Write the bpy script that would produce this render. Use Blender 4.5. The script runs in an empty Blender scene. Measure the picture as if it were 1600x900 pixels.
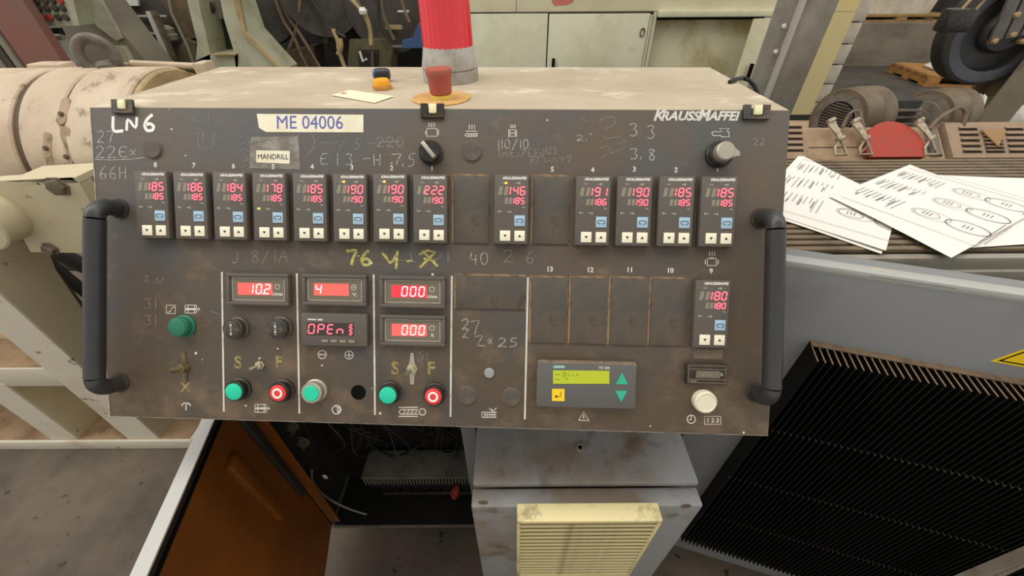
import bpy, bmesh, math, random
from mathutils import Vector, Matrix
random.seed(7)
sc = bpy.context.scene
col = sc.collection

# ------------------------------------------------------------------ camera
F_PX = 606.006
CAMP = Vector((0, 0, 1.52))
PITCH, ROLL = 0.68570361, -0.0067442
_f = Vector((0, math.cos(PITCH), -math.sin(PITCH)))
_u = Vector((0, math.sin(PITCH), math.cos(PITCH)))
_r = Vector((1, 0, 0))
CA = _r * math.cos(ROLL) + _u * math.sin(ROLL)
CB = -_r * math.sin(ROLL) + _u * math.cos(ROLL)
CC = _f
cam_d = bpy.data.cameras.new('camera')
cam = bpy.data.objects.new('camera', cam_d)
col.objects.link(cam)
cam_d.sensor_width = 36
cam_d.lens = F_PX / 1600 * 36
cam_d.clip_start = 0.02
R3 = Matrix((CA, CB, -CC)).transposed()
cam.matrix_world = Matrix.Translation(CAMP) @ R3.to_4x4()
sc.camera = cam

# ------------------------------------------------------------------ light
w = bpy.data.worlds.new('hall_daylight')
sc.world = w
w.use_nodes = True
bg = w.node_tree.nodes['Background']
bg.inputs[0].default_value = (1.0, 0.965, 0.90, 1)
bg.inputs[1].default_value = 0.50


def area(name, loc, size, sy, power, target, color=(1, .965, .91)):
    l = bpy.data.lights.new(name, 'AREA')
    l.shape = 'RECTANGLE'
    l.size = size
    l.size_y = sy
    l.energy = power
    l.color = color
    o = bpy.data.objects.new(name, l)
    col.objects.link(o)
    o.location = loc
    o.rotation_euler = (Vector(target) - Vector(loc)).to_track_quat('-Z', 'Y').to_euler()
    return o


area('added_overhead_light', (-3.0, .6, 6.0), 2.2, 8, 150, (-.6, 1.0, 0))  # both overhead lights are added, unseen, for top-down shading and a brighter panel
area('added_overhead_light', (3.0, .6, 6.0), 2.2, 8, 90, (.8, 1.0, 0))

sc.view_settings.view_transform = 'Standard'
sc.view_settings.look = 'None'
sc.view_settings.gamma = 1
sc.view_settings.use_curve_mapping = False
sc.view_settings.exposure = 0.55


# ------------------------------------------------------------------ measuring helpers
def ray(x, y):
    return CA * ((x - 800) / F_PX) + CB * ((450 - y) / F_PX) + CC


def atz(x, y, z):
    d = ray(x, y)
    return CAMP + d * ((z - CAMP.z) / d.z)


def aty(x, y, Y):
    d = ray(x, y)
    return CAMP + d * (Y / d.y)


def atx(x, y, X):
    d = ray(x, y)
    return CAMP + d * (X / d.x)


def onplane(x, y, P, n):
    d = ray(x, y)
    return CAMP + d * ((P - CAMP).dot(n) / d.dot(n))


# ------------------------------------------------------------------ materials
def lin(c):
    def g(v):
        v /= 255
        return v / 12.92 if v <= .04045 else ((v + .055) / 1.055) ** 2.4
    return (g(c[0]), g(c[1]), g(c[2]), 1)


MATS = {}


def mat(name, c, rough=.55, metal=0., c2=None, sc1=6., lo=.45, hi=.65, bump=0., bsc=60., spec=.5,
        emit=0., c3=None, sc3=30., lo3=.6, hi3=.68, stretch=(1, 1, 1), coat=0., grad=0.):
    """base colour c, broad stain colour c2, small speck colour c3"""
    m = bpy.data.materials.new(name)
    m.use_nodes = True
    nt = m.node_tree
    n, l = nt.nodes, nt.links
    b = n['Principled BSDF']
    b.inputs['Roughness'].default_value = rough
    b.inputs['Metallic'].default_value = metal
    b.inputs['Specular IOR Level'].default_value = spec
    b.inputs['Coat Weight'].default_value = coat
    b.inputs['Base Color'].default_value = lin(c)
    tc = n.new('ShaderNodeTexCoord')
    mp = n.new('ShaderNodeMapping')
    mp.inputs['Scale'].default_value = stretch
    l.new(tc.outputs['Object'], mp.inputs[0])
    cur = None
    for (cc, s, a, z, det) in ((c2, sc1, lo, hi, 8), (c3, sc3, lo3, hi3, 4)):
        if cc is None:
            continue
        t = n.new('ShaderNodeTexNoise')
        t.inputs['Scale'].default_value = s
        t.inputs['Detail'].default_value = det
        t.inputs['Roughness'].default_value = .65
        l.new(mp.outputs[0], t.inputs['Vector'])
        rp = n.new('ShaderNodeMapRange')
        rp.inputs[1].default_value = a
        rp.inputs[2].default_value = z
        l.new(t.outputs['Fac'], rp.inputs[0])
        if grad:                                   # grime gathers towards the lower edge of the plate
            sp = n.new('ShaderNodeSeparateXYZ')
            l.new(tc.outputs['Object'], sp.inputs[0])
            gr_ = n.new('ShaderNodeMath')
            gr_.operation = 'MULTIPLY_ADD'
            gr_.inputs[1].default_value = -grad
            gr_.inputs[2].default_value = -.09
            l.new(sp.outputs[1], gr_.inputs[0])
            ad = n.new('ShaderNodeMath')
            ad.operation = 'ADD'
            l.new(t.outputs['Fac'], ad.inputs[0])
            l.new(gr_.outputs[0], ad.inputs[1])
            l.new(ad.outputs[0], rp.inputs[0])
        mx = n.new('ShaderNodeMix')
        mx.data_type = 'RGBA'
        l.new(rp.outputs[0], mx.inputs[0])
        if cur is None:
            mx.inputs[6].default_value = lin(c)
        else:
            l.new(cur, mx.inputs[6])
        mx.inputs[7].default_value = lin(cc)
        cur = mx.outputs[2]
    if cur is not None:
        l.new(cur, b.inputs['Base Color'])
    if bump:
        t = n.new('ShaderNodeTexNoise')
        t.inputs['Scale'].default_value = bsc
        t.inputs['Detail'].default_value = 6
        l.new(mp.outputs[0], t.inputs['Vector'])
        bp = n.new('ShaderNodeBump')
        bp.inputs['Strength'].default_value = bump
        bp.inputs['Distance'].default_value = .004
        l.new(t.outputs['Fac'], bp.inputs['Height'])
        l.new(bp.outputs[0], b.inputs['Normal'])
    if emit:
        b.inputs['Emission Color'].default_value = lin(c)
        b.inputs['Emission Strength'].default_value = emit
    MATS[name] = m
    return m


def chalk_mat(name, c, cover=.5, sc_=260):
    m = mat(name, c, .9, spec=.1)
    n, l = m.node_tree.nodes, m.node_tree.links
    b = n['Principled BSDF']
    tc = n.new('ShaderNodeTexCoord')
    t = n.new('ShaderNodeTexNoise')
    t.inputs['Scale'].default_value = sc_
    t.inputs['Detail'].default_value = 5
    l.new(tc.outputs['Object'], t.inputs['Vector'])
    rp = n.new('ShaderNodeMapRange')
    rp.inputs[1].default_value = .38
    rp.inputs[2].default_value = .62
    rp.inputs[3].default_value = cover * .55
    rp.inputs[4].default_value = min(1., cover * 1.35)
    l.new(t.outputs['Fac'], rp.inputs[0])
    l.new(rp.outputs[0], b.inputs['Alpha'])
    return m


mat('concrete', (106, 95, 81), .85, c2=(72, 65, 56), sc1=2.4, lo=.40, hi=.66, bump=.6, bsc=26, c3=(44, 39, 33), sc3=17, lo3=.63, hi3=.68)
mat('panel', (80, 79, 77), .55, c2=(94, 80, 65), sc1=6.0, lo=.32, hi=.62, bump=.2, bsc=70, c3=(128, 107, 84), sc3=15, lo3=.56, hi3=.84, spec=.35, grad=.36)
mat('panel_edge', (176, 168, 152), .6, c2=(110, 100, 88), sc1=30)
mat('dust_top', (188, 175, 152), .85, c2=(168, 150, 126), sc1=5, lo=.4, hi=.68, c3=(220, 208, 186), sc3=13, lo3=.56, hi3=.76, bump=.25, bsc=60, stretch=(.7, 1.3, 1))
mat('console_grey', (150, 146, 138), .6, c2=(120, 108, 92), sc1=6)
mat('bezel', (92, 87, 81), .5, c2=(106, 92, 77), sc1=16, lo=.5, hi=.75, spec=.35)
mat('bezel_side', (46, 38, 30), .8, c2=(74, 58, 42), sc1=40)
mat('blank', (74, 70, 64), .6, c2=(100, 84, 67), sc1=14, lo=.42, hi=.7, bump=.15, c3=(56, 52, 48), sc3=30, lo3=.56, hi3=.74)
mat('blank_rim', (140, 116, 88), .8, c2=(84, 70, 56), sc1=60)
mat('rim_brown', (98, 82, 64), .85, c2=(70, 58, 46), sc1=60)
mat('clear_tape', (120, 104, 84), .3, c2=(100, 86, 70), sc1=40)
mat('seg', (255, 96, 112), .4, emit=1.1)
mat('seg2', (255, 190, 190), .4, emit=1.0)
mat('segback', (226, 44, 56), .4, emit=.6)
mat('segback_dim', (228, 84, 76), .4, emit=.55)
mat('ghost', (140, 130, 112), .5)
mat('dispwin', (112, 102, 86), .4)
mat('dispwin_dark', (60, 46, 44), .25)
mat('white_print', (214, 210, 198), .7, c2=(160, 150, 132), sc1=60, lo=.5, hi=.8)
mat('white_paint', (238, 236, 228), .7)
mat('cream_key', (240, 232, 206), .5)
mat('blue_key', (160, 188, 208), .5)
mat('ink', (38, 40, 48), .6)
mat('navy_ink', (96, 100, 170), .7)
mat('label_cream', (236, 230, 204), .6, c2=(222, 212, 180), sc1=20)
mat('tape', (112, 106, 98), .6, c2=(146, 140, 130), sc1=50)
mat('handle', (50, 50, 51), .36, c2=(58, 56, 54), sc1=20, spec=.5)
mat('black', (8, 8, 7), .7, spec=.1)
mat('black_gloss', (26, 25, 24), .35, c2=(60, 52, 42), sc1=80)
mat('btn_ring', (58, 54, 50), .4, c2=(96, 82, 66), sc1=80)
mat('green_cap', (30, 112, 84), .45)
mat('green_lit', (24, 176, 138), .4, emit=.25)
mat('red_cap', (214, 52, 48), .45, emit=.12)
mat('grey_plug', (80, 74, 68), .6, c2=(98, 86, 72), sc1=60)
mat('steel_plug', (158, 156, 152), .45, metal=.3)
mat('chrome', (190, 180, 150), .3, metal=.8)
mat('dirty_brass', (122, 102, 72), .6, metal=.3, c2=(84, 68, 48), sc1=120)
mat('silver', (176, 170, 154), .4, metal=.5)
mat('white_btn', (226, 218, 192), .45)
mat('clip_yellow', (232, 226, 178), .4)
mat('lcd', (164, 174, 30), .4, emit=.22)
mat('lcd_text', (116, 128, 14), .5)
mat('td_body', (92, 90, 87), .5)
mat('td_rim', (126, 110, 88), .7, c2=(92, 84, 74), sc1=50)
mat('teal', (44, 176, 140), .5)
mat('yellow_key', (246, 206, 30), .5)
mat('siemens_blue', (100, 170, 176), .5)
mat('yellow_stencil', (164, 146, 88), .75, c2=(98, 86, 62), sc1=120, lo=.42, hi=.62)
mat('beacon_red', (226, 26, 44), .18, spec=.6)
mat('beacon_grey', (172, 170, 162), .6, c2=(150, 142, 128), sc1=30)
mat('estop', (172, 80, 66), .55, c2=(156, 90, 76), sc1=60)
mat('ochre_disc', (212, 168, 100), .6, c2=(188, 144, 84), sc1=30)
mat('yellow_ring', (236, 208, 96), .5)
mat('orange_cap', (250, 172, 30), .4)
mat('ochre', (200, 146, 66), .5)
mat('black_blue', (34, 36, 42), .4)
mat('blue', (70, 120, 190), .5)
mat('card', (244, 234, 190), .7)
mat('card_mark', (180, 130, 90), .7)
mat('ped_grey', (140, 140, 139), .5, c2=(122, 108, 92), sc1=5, lo=.46, hi=.64, c3=(98, 82, 66), sc3=11, lo3=.58, hi3=.74)
mat('fan_cream', (226, 212, 158), .55, c2=(190, 172, 122), sc1=9, lo=.5, hi=.75, c3=(124, 102, 70), sc3=14, lo3=.56, hi3=.74)
mat('fan_dark', (50, 42, 30), .8)
mat('orange_paint', (130, 71, 14), .5, c2=(98, 54, 12), sc1=4, lo=.4, hi=.7)
mat('door_grey', (188, 186, 182), .5)
mat('dark_steel', (48, 45, 40), .6, c2=(34, 32, 28), sc1=20)
mat('duct_grey', (112, 108, 96), .7, c2=(84, 80, 70), sc1=18)
mat('red_plug', (160, 66, 48), .6)
mat('wire_black', (24, 23, 22), .5)
mat('wire_grey', (130, 124, 112), .6)
mat('house_grey', (128, 130, 130), .45, c2=(112, 108, 102), sc1=3.5, lo=.5, hi=.72, c3=(80, 76, 72), sc3=26, lo3=.7, hi3=.76)
mat('house_edge', (166, 166, 162), .5, c2=(206, 180, 120), sc1=5, lo=.62, hi=.66)
mat('bare_gold', (222, 192, 126), .5, c2=(186, 170, 130), sc1=30)
mat('fin_black', (12, 11, 10), .5, spec=.22)
mat('fin_dust', (128, 106, 84), .8, c2=(96, 80, 64), sc1=40)
mat('sign_yellow', (246, 206, 20), .5)
mat('rib_brown', (122, 106, 83), .7, c2=(96, 82, 64), sc1=14)
mat('rib_dark', (44, 37, 29), .8)
mat('table_grey', (146, 140, 128), .55, c2=(120, 108, 92), sc1=10)
mat('paper', (232, 228, 220), .8)
mat('paper_ink', (70, 68, 76), .8)
mat('paper_faint', (118, 116, 122), .8)
mat('cover_brown', (152, 128, 104), .75, c2=(128, 106, 84), sc1=14)
mat('cover_plain', (164, 138, 108), .75, c2=(140, 114, 88), sc1=14)
mat('slot_dark', (48, 38, 30), .8)
mat('red_disc', (164, 58, 42), .75, c2=(152, 68, 52), sc1=30)
mat('latch', (166, 152, 130), .5, metal=.35, c2=(120, 104, 84), sc1=60)
mat('tri_brown', (150, 116, 72), .7)
mat('motor', (88, 75, 58), .5, c2=(112, 94, 68), sc1=14)
mat('motor_face', (112, 104, 94), .6, c2=(84, 74, 62), sc1=20)
mat('cream_machine', (198, 181, 156), .6, c2=(172, 150, 124), sc1=5, lo=.42, hi=.7, c3=(124, 100, 78), sc3=20, lo3=.60, hi3=.72, bump=.2)
mat('cream_frame', (198, 186, 154), .6, c2=(176, 160, 124), sc1=4, lo=.45, hi=.7, c3=(104, 86, 64), sc3=16, lo3=.64, hi3=.72)
mat('white_frame', (214, 206, 188), .65, c2=(188, 172, 146), sc1=5, lo=.5, hi=.75, c3=(118, 98, 74), sc3=17, lo3=.64, hi3=.72)
mat('rust_dust', (164, 136, 104), .85, c2=(128, 100, 74), sc1=9)
mat('groove', (92, 76, 58), .8)
mat('eye_steel', (106, 98, 88), .5, c2=(80, 72, 62), sc1=30)
mat('worn_steel', (132, 118, 100), .5, metal=.3, c2=(96, 84, 70), sc1=30)
mat('pad_brown', (168, 146, 122), .7, c2=(128, 106, 86), sc1=30)
mat('maroon_pipe', (78, 56, 50), .6)
mat('column_red', (132, 84, 72), .7, c2=(120, 92, 82), sc1=3)
mat('bg_grey', (130, 124, 108), .7, c2=(112, 104, 90), sc1=3)
mat('bg_dark', (70, 64, 56), .8, c2=(46, 42, 38), sc1=6)
mat('bg_darker', (50, 46, 41), .85, c2=(34, 31, 28), sc1=9)
mat('bg_green', (176, 176, 150), .65, c2=(150, 146, 120), sc1=5, c3=(90, 80, 60), sc3=22, lo3=.7, hi3=.76)
mat('bg_ochre', (176, 156, 112), .7, c2=(140, 122, 88), sc1=8)
mat('bg_steel', (146, 140, 128), .5, metal=.3)
mat('bg_white', (214, 214, 206), .6)
mat('bg_olive', (98, 92, 66), .7, c2=(76, 70, 52), sc1=10)
mat('bg_blue', (52, 76, 120), .6)
mat('hose', (120, 100, 78), .7, c2=(84, 70, 56), sc1=30)
mat('hose_dark', (46, 40, 36), .6)
mat('cab_cream', (226, 220, 188), .6, c2=(212, 204, 170), sc1=2.5)
mat('cab_green', (208, 208, 182), .6, c2=(194, 192, 162), sc1=3, c3=(164, 156, 122), sc3=9, lo3=.64, hi3=.78)
mat('cab_worn', (196, 192, 162), .6, c2=(166, 154, 112), sc1=3, lo=.45, hi=.6)
mat('red_smear', (196, 112, 96), .7)
mat('column_grey', (150, 146, 136), .6, c2=(120, 114, 102), sc1=4)
mat('column_highlight', (178, 176, 168), .5)
mat('yellow_board', (236, 216, 146), .6, c2=(226, 212, 168), sc1=2)
mat('white_block', (198, 190, 176), .8, c2=(170, 158, 142), sc1=10, bump=.2)
mat('dock_grey', (128, 120, 104), .85, c2=(100, 92, 80), sc1=2.6, lo=.4, hi=.68, stretch=(1, 1, 2.2), bump=.2)
mat('bag_white', (206, 198, 180), .85, c2=(184, 172, 150), sc1=7, bump=.6, bsc=18)
mat('plastic_white', (214, 210, 200), .4, c2=(190, 184, 172), sc1=12, bump=.4, bsc=20)
mat('pallet_wood', (150, 120, 78), .8, c2=(128, 92, 50), sc1=12)
mat('pallet_orange', (170, 120, 60), .8, c2=(130, 96, 56), sc1=14)
mat('wheel_black', (40, 40, 42), .45, c2=(62, 60, 58), sc1=8)
mat('wheel_blue', (66, 70, 80), .4, c2=(52, 52, 54), sc1=8)
mat('bracket_steel', (118, 114, 112), .5, metal=.1, c2=(88, 84, 80), sc1=12)
mat('tan_steel', (164, 138, 96), .5)
mat('beam_olive', (126, 116, 96), .7, c2=(104, 94, 76), sc1=8)
mat('wall_far', (96, 88, 76), .9, c2=(70, 64, 56), sc1=.8)
chalk_mat('chalk', (206, 206, 204), .5)
chalk_mat('chalk_faint', (186, 184, 178), .30)
chalk_mat('chalk_yellow', (206, 196, 116), .72)


# ------------------------------------------------------------------ mesh builder
class MB:
    def __init__(s):
        s.bm = bmesh.new()

    def _add(s, verts, faces, M=None):
        vs = [s.bm.verts.new((M @ Vector(v)) if M is not None else Vector(v)) for v in verts]
        for f in faces:
            try:
                s.bm.faces.new([vs[i] for i in f])
            except ValueError:
                pass
        return vs

    def box(s, c, d, M=None, bev=0.):
        x, y, z = (t / 2 for t in d)
        c = Vector(c)
        if bev <= 0:
            v = [c + Vector((a * x, b * y, e * z)) for a in (-1, 1) for b in (-1, 1) for e in (-1, 1)]
            s._add(v, [(0, 1, 3, 2), (4, 6, 7, 5), (0, 4, 5, 1), (2, 3, 7, 6), (0, 2, 6, 4), (1, 5, 7, 3)], M)
            return s
        t = bmesh.new()
        bmesh.ops.create_cube(t, size=1)
        for v in t.verts:
            v.co = Vector((v.co.x * d[0], v.co.y * d[1], v.co.z * d[2]))
        bmesh.ops.bevel(t, geom=t.edges[:], offset=min(bev, min(d) * .49), segments=2, affect='EDGES', profile=.5)
        t.verts.index_update()
        s._add([v.co + c for v in t.verts], [[v.index for v in f.verts] for f in t.faces], M)
        t.free()
        return s

    def bounds(s, x0, x1, y0, y1, z0, z1, M=None, bev=0.):
        return s.box(((x0 + x1) / 2, (y0 + y1) / 2, (z0 + z1) / 2), (abs(x1 - x0), abs(y1 - y0), abs(z1 - z0)), M, bev)

    def lathe(s, prof, M=None, seg=32, cap=True):
        """prof: (r, z) pairs, axis local z"""
        vs, fs = [], []
        for r, z in prof:
            for k in range(seg):
                a = 2 * math.pi * k / seg
                vs.append((r * math.cos(a), r * math.sin(a), z))
        for i in range(len(prof) - 1):
            for k in range(seg):
                k2 = (k + 1) % seg
                fs.append((i * seg + k, i * seg + k2, (i + 1) * seg + k2, (i + 1) * seg + k))
        if cap:
            fs.append(tuple(reversed(range(seg))))
            fs.append(tuple((len(prof) - 1) * seg + k for k in range(seg)))
        s._add(vs, fs, M)
        return s

    def cyl(s, p0, p1, r, r1=None, seg=20, M=None):
        p0, p1 = Vector(p0), Vector(p1)
        q = (p1 - p0).to_track_quat('Z', 'Y').to_matrix().to_4x4()
        T = Matrix.Translation(p0) @ q
        if M is not None:
            T = M @ T
        return s.lathe([(r, 0), (r if r1 is None else r1, (p1 - p0).length)], T, seg)

    def tube(s, pts, r, seg=10, M=None, closed=False):
        pts = [Vector(p) for p in pts]
        n = len(pts)
        vs, fs = [], []
        up = None
        for i, p in enumerate(pts):
            if closed:
                d = pts[(i + 1) % n] - pts[i - 1]
            else:
                d = pts[min(i + 1, n - 1)] - pts[max(i - 1, 0)]
            d.normalize()
            if up is None:
                up = d.orthogonal().normalized()
            up = (up - d * up.dot(d)).normalized()
            b = d.cross(up)
            for k in range(seg):
                a = 2 * math.pi * k / seg
                rr = r[i] if isinstance(r, (list, tuple)) else r
                vs.append(p + (up * math.cos(a) + b * math.sin(a)) * rr)
        for i in range(n if closed else n - 1):
            j = (i + 1) % n
            for k in range(seg):
                k2 = (k + 1) % seg
                fs.append((i * seg + k, i * seg + k2, j * seg + k2, j * seg + k))
        if not closed:
            fs.append(tuple(reversed(range(seg))))
            fs.append(tuple((n - 1) * seg + k for k in range(seg)))
        s._add(vs, fs, M)
        return s

    def prism(s, poly, z0, z1, M=None):
        n = len(poly)
        vs = [(p[0], p[1], z0) for p in poly] + [(p[0], p[1], z1) for p in poly]
        fs = [tuple(reversed(range(n))), tuple(range(n, 2 * n))]
        fs += [(i, (i + 1) % n, n + (i + 1) % n, n + i) for i in range(n)]
        s._add(vs, fs, M)
        return s

    def ext(s, pts, vec):
        """polygon of 3-d points pushed along vec"""
        n = len(pts)
        vec = Vector(vec)
        vs = [Vector(p) for p in pts] + [Vector(p) + vec for p in pts]
        fs = [tuple(range(n)), tuple(reversed(range(n, 2 * n)))]
        fs += [((i + 1) % n, i, n + i, n + (i + 1) % n) for i in range(n)]
        s._add(vs, fs)
        return s

    def ribbon(s, pts, wd, z=0., th=.0003, M=None, closed=False):
        """flat stroke in local xy"""
        pts = [Vector((p[0], p[1])) for p in pts]
        if closed:
            pts = pts + [pts[0]]
        n = len(pts)
        if n < 2:
            return s
        L, Rr = [], []
        for i, p in enumerate(pts):
            if closed and i in (0, n - 1):
                d = (pts[1] - pts[0]).normalized() + (pts[-1] - pts[-2]).normalized()
            else:
                a = (pts[i] - pts[i - 1]).normalized() if i > 0 else Vector((0, 0))
                b = (pts[i + 1] - pts[i]).normalized() if i < n - 1 else Vector((0, 0))
                d = a + b
            if d.length < 1e-9:
                d = Vector((1, 0))
            d.normalize()
            nn = Vector((-d.y, d.x)) * wd / 2
            L.append(p + nn)
            Rr.append(p - nn)
        vs = [(v.x, v.y, z + th) for v in L] + [(v.x, v.y, z + th) for v in Rr] + [(v.x, v.y, z) for v in L] + [(v.x, v.y, z) for v in Rr]
        fs = []
        for i in range(n - 1):
            fs += [(i, n + i, n + i + 1, i + 1), (2 * n + i, i, i + 1, 2 * n + i + 1), (n + i, 3 * n + i, 3 * n + i + 1, n + i + 1)]
        s._add(vs, fs, M)
        return s

    def mesh(s, name, m=None, smooth=True):
        bmesh.ops.recalc_face_normals(s.bm, faces=s.bm.faces[:])
        me = bpy.data.meshes.new(name)
        s.bm.to_mesh(me)
        s.bm.free()
        if m:
            me.materials.append(MATS[m])
        if smooth and len(me.polygons):
            me.shade_smooth()
            me.set_sharp_from_angle(angle=math.radians(35))
        return me

    def build(s, name, m, parent=None, M=None, smooth=True):
        return put(name, s.mesh(name, m, smooth), parent, M)


def put(name, me, parent=None, M=None):
    o = bpy.data.objects.new(name, me)
    col.objects.link(o)
    if parent is not None:
        o.parent = parent
    if M is not None:
        o.matrix_basis = M
    return o


def tag(o, label, cat, group=None):
    o['label'] = label
    o['category'] = cat
    if group:
        o['group'] = group
    return o


def thing(name, loc, label, cat, group=None):
    o = bpy.data.objects.new(name, None)
    o.empty_display_size = .05
    col.objects.link(o)
    o.location = loc
    return tag(o, label, cat, group)


def wpart(mb, name, m, root, smooth=True):
    """part whose vertices were given in world space, root is an unrotated Empty"""
    return mb.build(name, m, root, Matrix.Translation(-root.location), smooth)


def structure(o):
    o['kind'] = 'structure'
    return o


_tc = {}


def text_mesh(txt, size, shear=0., bold=0., sx=1.):
    key = (txt, size, shear, bold, sx)
    if key in _tc:
        return _tc[key]
    cu = bpy.data.curves.new('txt', 'FONT')
    cu.body = txt
    cu.size = size
    cu.shear = shear
    cu.offset = bold
    cu.align_x = 'CENTER'
    cu.align_y = 'CENTER'
    cu.extrude = .00015
    cu.resolution_u = 3
    o = bpy.data.objects.new('txt', cu)
    col.objects.link(o)
    dg = bpy.context.evaluated_depsgraph_get()
    me = bpy.data.meshes.new_from_object(o.evaluated_get(dg))
    bpy.data.objects.remove(o)
    bpy.data.curves.remove(cu)
    if sx != 1.:
        for v in me.vertices:
            v.co.x *= sx
    me.name = 'lettering'
    _tc[key] = me
    return me


def text(name, txt, size, m, parent, M, **k):
    me = text_mesh(txt, size, **k)
    me = me.copy()
    me.materials.clear()
    me.materials.append(MATS[m])
    return put(name, me, parent, M)


def circ(cx, cy, r, n=20, a0=0., a1=360.):
    return [(cx + r * math.cos(math.radians(a0 + (a1 - a0) * i / n)), cy + r * math.sin(math.radians(a0 + (a1 - a0) * i / n))) for i in range(n + (0 if a1 - a0 == 360 else 1))]


# =================================================================== SETTING
floor = structure(MB().bounds(-9, 9, -2.5, 12, -.1, 0).build('floor', 'concrete'))
structure(MB().bounds(-9, 9, 11.8, 12, 0, 6).build('wall_back', 'wall_far'))

# =================================================================== CONSOLE
YAW = -0.03990998
TILT = 0.61054002
LEN = 0.463355
DEP = 0.30656
PX = Vector((math.cos(YAW), math.sin(YAW), 0))
PN = Vector((-math.sin(YAW), math.cos(YAW), 0))
PV = PN * math.sin(TILT) + Vector((0, 0, 1)) * math.cos(TILT)
PO = PX.cross(PV)
TC = Vector((-0.11366277, 0.58734843, 1.369))
ZTOP = TC.z
PM = Matrix((PX, PV, PO)).transposed().to_4x4()
PM.translation = TC                              # panel frame: x right, y up the slope, z out
con = thing('control_console', (TC.x, TC.y + .1, .96), 'dark sloping machine control panel full of red digital controllers under a dusty beige top', 'control panel')
KM = Matrix.Translation(-con.location) @ PM      # parts that use the panel frame


def pan(x, y, h=0.):
    p = onplane(x, y, TC + PO * h, PO) - TC
    return p.dot(PX), p.dot(PV)


def at(x, y, h=0.):
    u, v = pan(x, y, h)
    return KM @ Matrix.Translation((u, v, 0))


HW = .5
# front plate with bevelled edge, hull behind it, dusty lid
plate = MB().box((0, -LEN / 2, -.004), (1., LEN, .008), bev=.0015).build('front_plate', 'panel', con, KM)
e = MB()
e.bounds(-.5010, -.4996, -LEN, .0, -.0082, .0004)
e.bounds(-.5, .5, -LEN - .0008, -LEN + .0001, -.0082, -.001)
e.build('worn_plate_edge', 'panel_edge', con, KM)
hull = MB()
bt = -PV * LEN
prof = [Vector((0, 0, -.004)), bt + Vector((0, 0, -.004)), bt + PN * .12 + Vector((0, 0, -.03)), PN * DEP + Vector((0, 0, -.34)), PN * DEP + Vector((0, 0, -.004))]
hull.ext([TC + PN * .008 - PX * .492 + p for p in prof], PX * .984)
wpart(hull, 'housing', 'console_grey', con)
lid = MB()
MT = Matrix((PX, PN, Vector((0, 0, 1)))).transposed().to_4x4()
MT.translation = TC
lid.box((0, DEP / 2 + .002, -.003), (1.0, DEP, .006), MT, .002)
wpart(lid, 'top_cover', 'dust_top', con)

# neck to the pedestal
nk = MB().bounds(.02, .24, .45, .66, .801, .955, bev=.006)
wpart(nk, 'neck', 'console_grey', con)

# divider lines
for a, b in (((347, 425), (350, 643)), ((464, 427), (468, 646)), ((584, 429), (586, 648)), ((706, 431), (704, 651)), ((825, 433), (820, 655))):
    MB().ribbon([pan(*a), pan(*b)], .0026, 0, .0004).build('divider_line', 'white_print', con, KM)


# ---------------------------------------------------------- temperature controllers
SEG = {'0': 'abcdef', '1': 'bc', '2': 'abged', '3': 'abgcd', '4': 'fgbc', '5': 'afgcd', '6': 'afgedc', '7': 'abc', '8': 'abcdefg', '9': 'abcdfg',
       'O': 'abcdef', 'P': 'abefg', 'E': 'afged', 'n': 'ceg', ' ': ''}


def seven(mb, ch, cx, cy, w_, h, t, z, slant=.12):
    g = {'a': ((-1, 1), (1, 1)), 'b': ((1, 1), (1, 0)), 'c': ((1, 0), (1, -1)), 'd': ((-1, -1), (1, -1)), 'e': ((-1, 0), (-1, -1)), 'f': ((-1, 1), (-1, 0)), 'g': ((-1, 0), (1, 0))}
    for s_ in SEG[ch]:
        (x0, y0), (x1, y1) = g[s_]
        p0 = Vector((x0 * w_ / 2, y0 * h / 2))
        p1 = Vector((x1 * w_ / 2, y1 * h / 2))
        d = (p1 - p0)
        p0 = p0 + d * .09
        p1 = p1 - d * .09
        q = [(cx + p.x + p.y * slant, cy + p.y) for p in (p0, p1)]
        mb.ribbon(q, t, z, .0003)


FRONT = .0125
mm = .001


def bezel_mesh():
    b = MB()
    b.box((0, 0, FRONT / 2), (.048, .096, FRONT), bev=.0012)
    return b.mesh('controller_body', 'bezel')


BEZ = bezel_mesh()
GHO = MB()
for x in (-15.2, -7.0):
    GHO.prism([((x - 3) * mm - .0007, 20 * mm), ((x + 2.2) * mm - .0007, 20 * mm), ((x + 3) * mm + .0007, 32 * mm), ((x - 2) * mm + .0007, 32 * mm)], FRONT, FRONT + .0002)
for x in (-7, -1.2):
    GHO.prism([((x - 2.6) * mm, 7.8 * mm), ((x + 1.6) * mm, 7.8 * mm), ((x + 2.8) * mm, 16.4 * mm), ((x - 1.4) * mm, 16.4 * mm)], FRONT, FRONT + .0002)
GHO.bounds(-.0165, -.0135, .0118, .0124, FRONT, FRONT + .0002)
GHO = GHO.mesh('unlit_digits', 'ghost')
KEY = MB().box((0, 0, FRONT + .0005), (.0148, .0146, .0014), bev=.0005).mesh('key', 'cream_key')
BKEY = MB().box((0, 0, FRONT + .0005), (.0150, .0150, .0014), bev=.0005).mesh('key', 'blue_key')
LOOP = MB()
LOOP.ribbon([(-.002, .0022), (-.0045, .0018), (-.0052, 0), (-.0045, -.0018), (-.001, -.0024)], .0007, FRONT + .0013)
LOOP.ribbon([(.001, -.0024), (.0045, -.0018), (.0052, 0), (.0045, .0018), (.001, .0024), (-.002, .0022)], .0007, FRONT + .0013)
LOOP = LOOP.mesh('loop_mark', 'ink')
TRI = MB()
TRI.prism([(-.0103, -.0350), (-.0057, -.0350), (-.008, -.0386)], FRONT + .0012, FRONT + .0015)
TRI.prism([(.0102, -.0382), (.0148, -.0382), (.0125, -.0346)], FRONT + .0012, FRONT + .0015)
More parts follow.
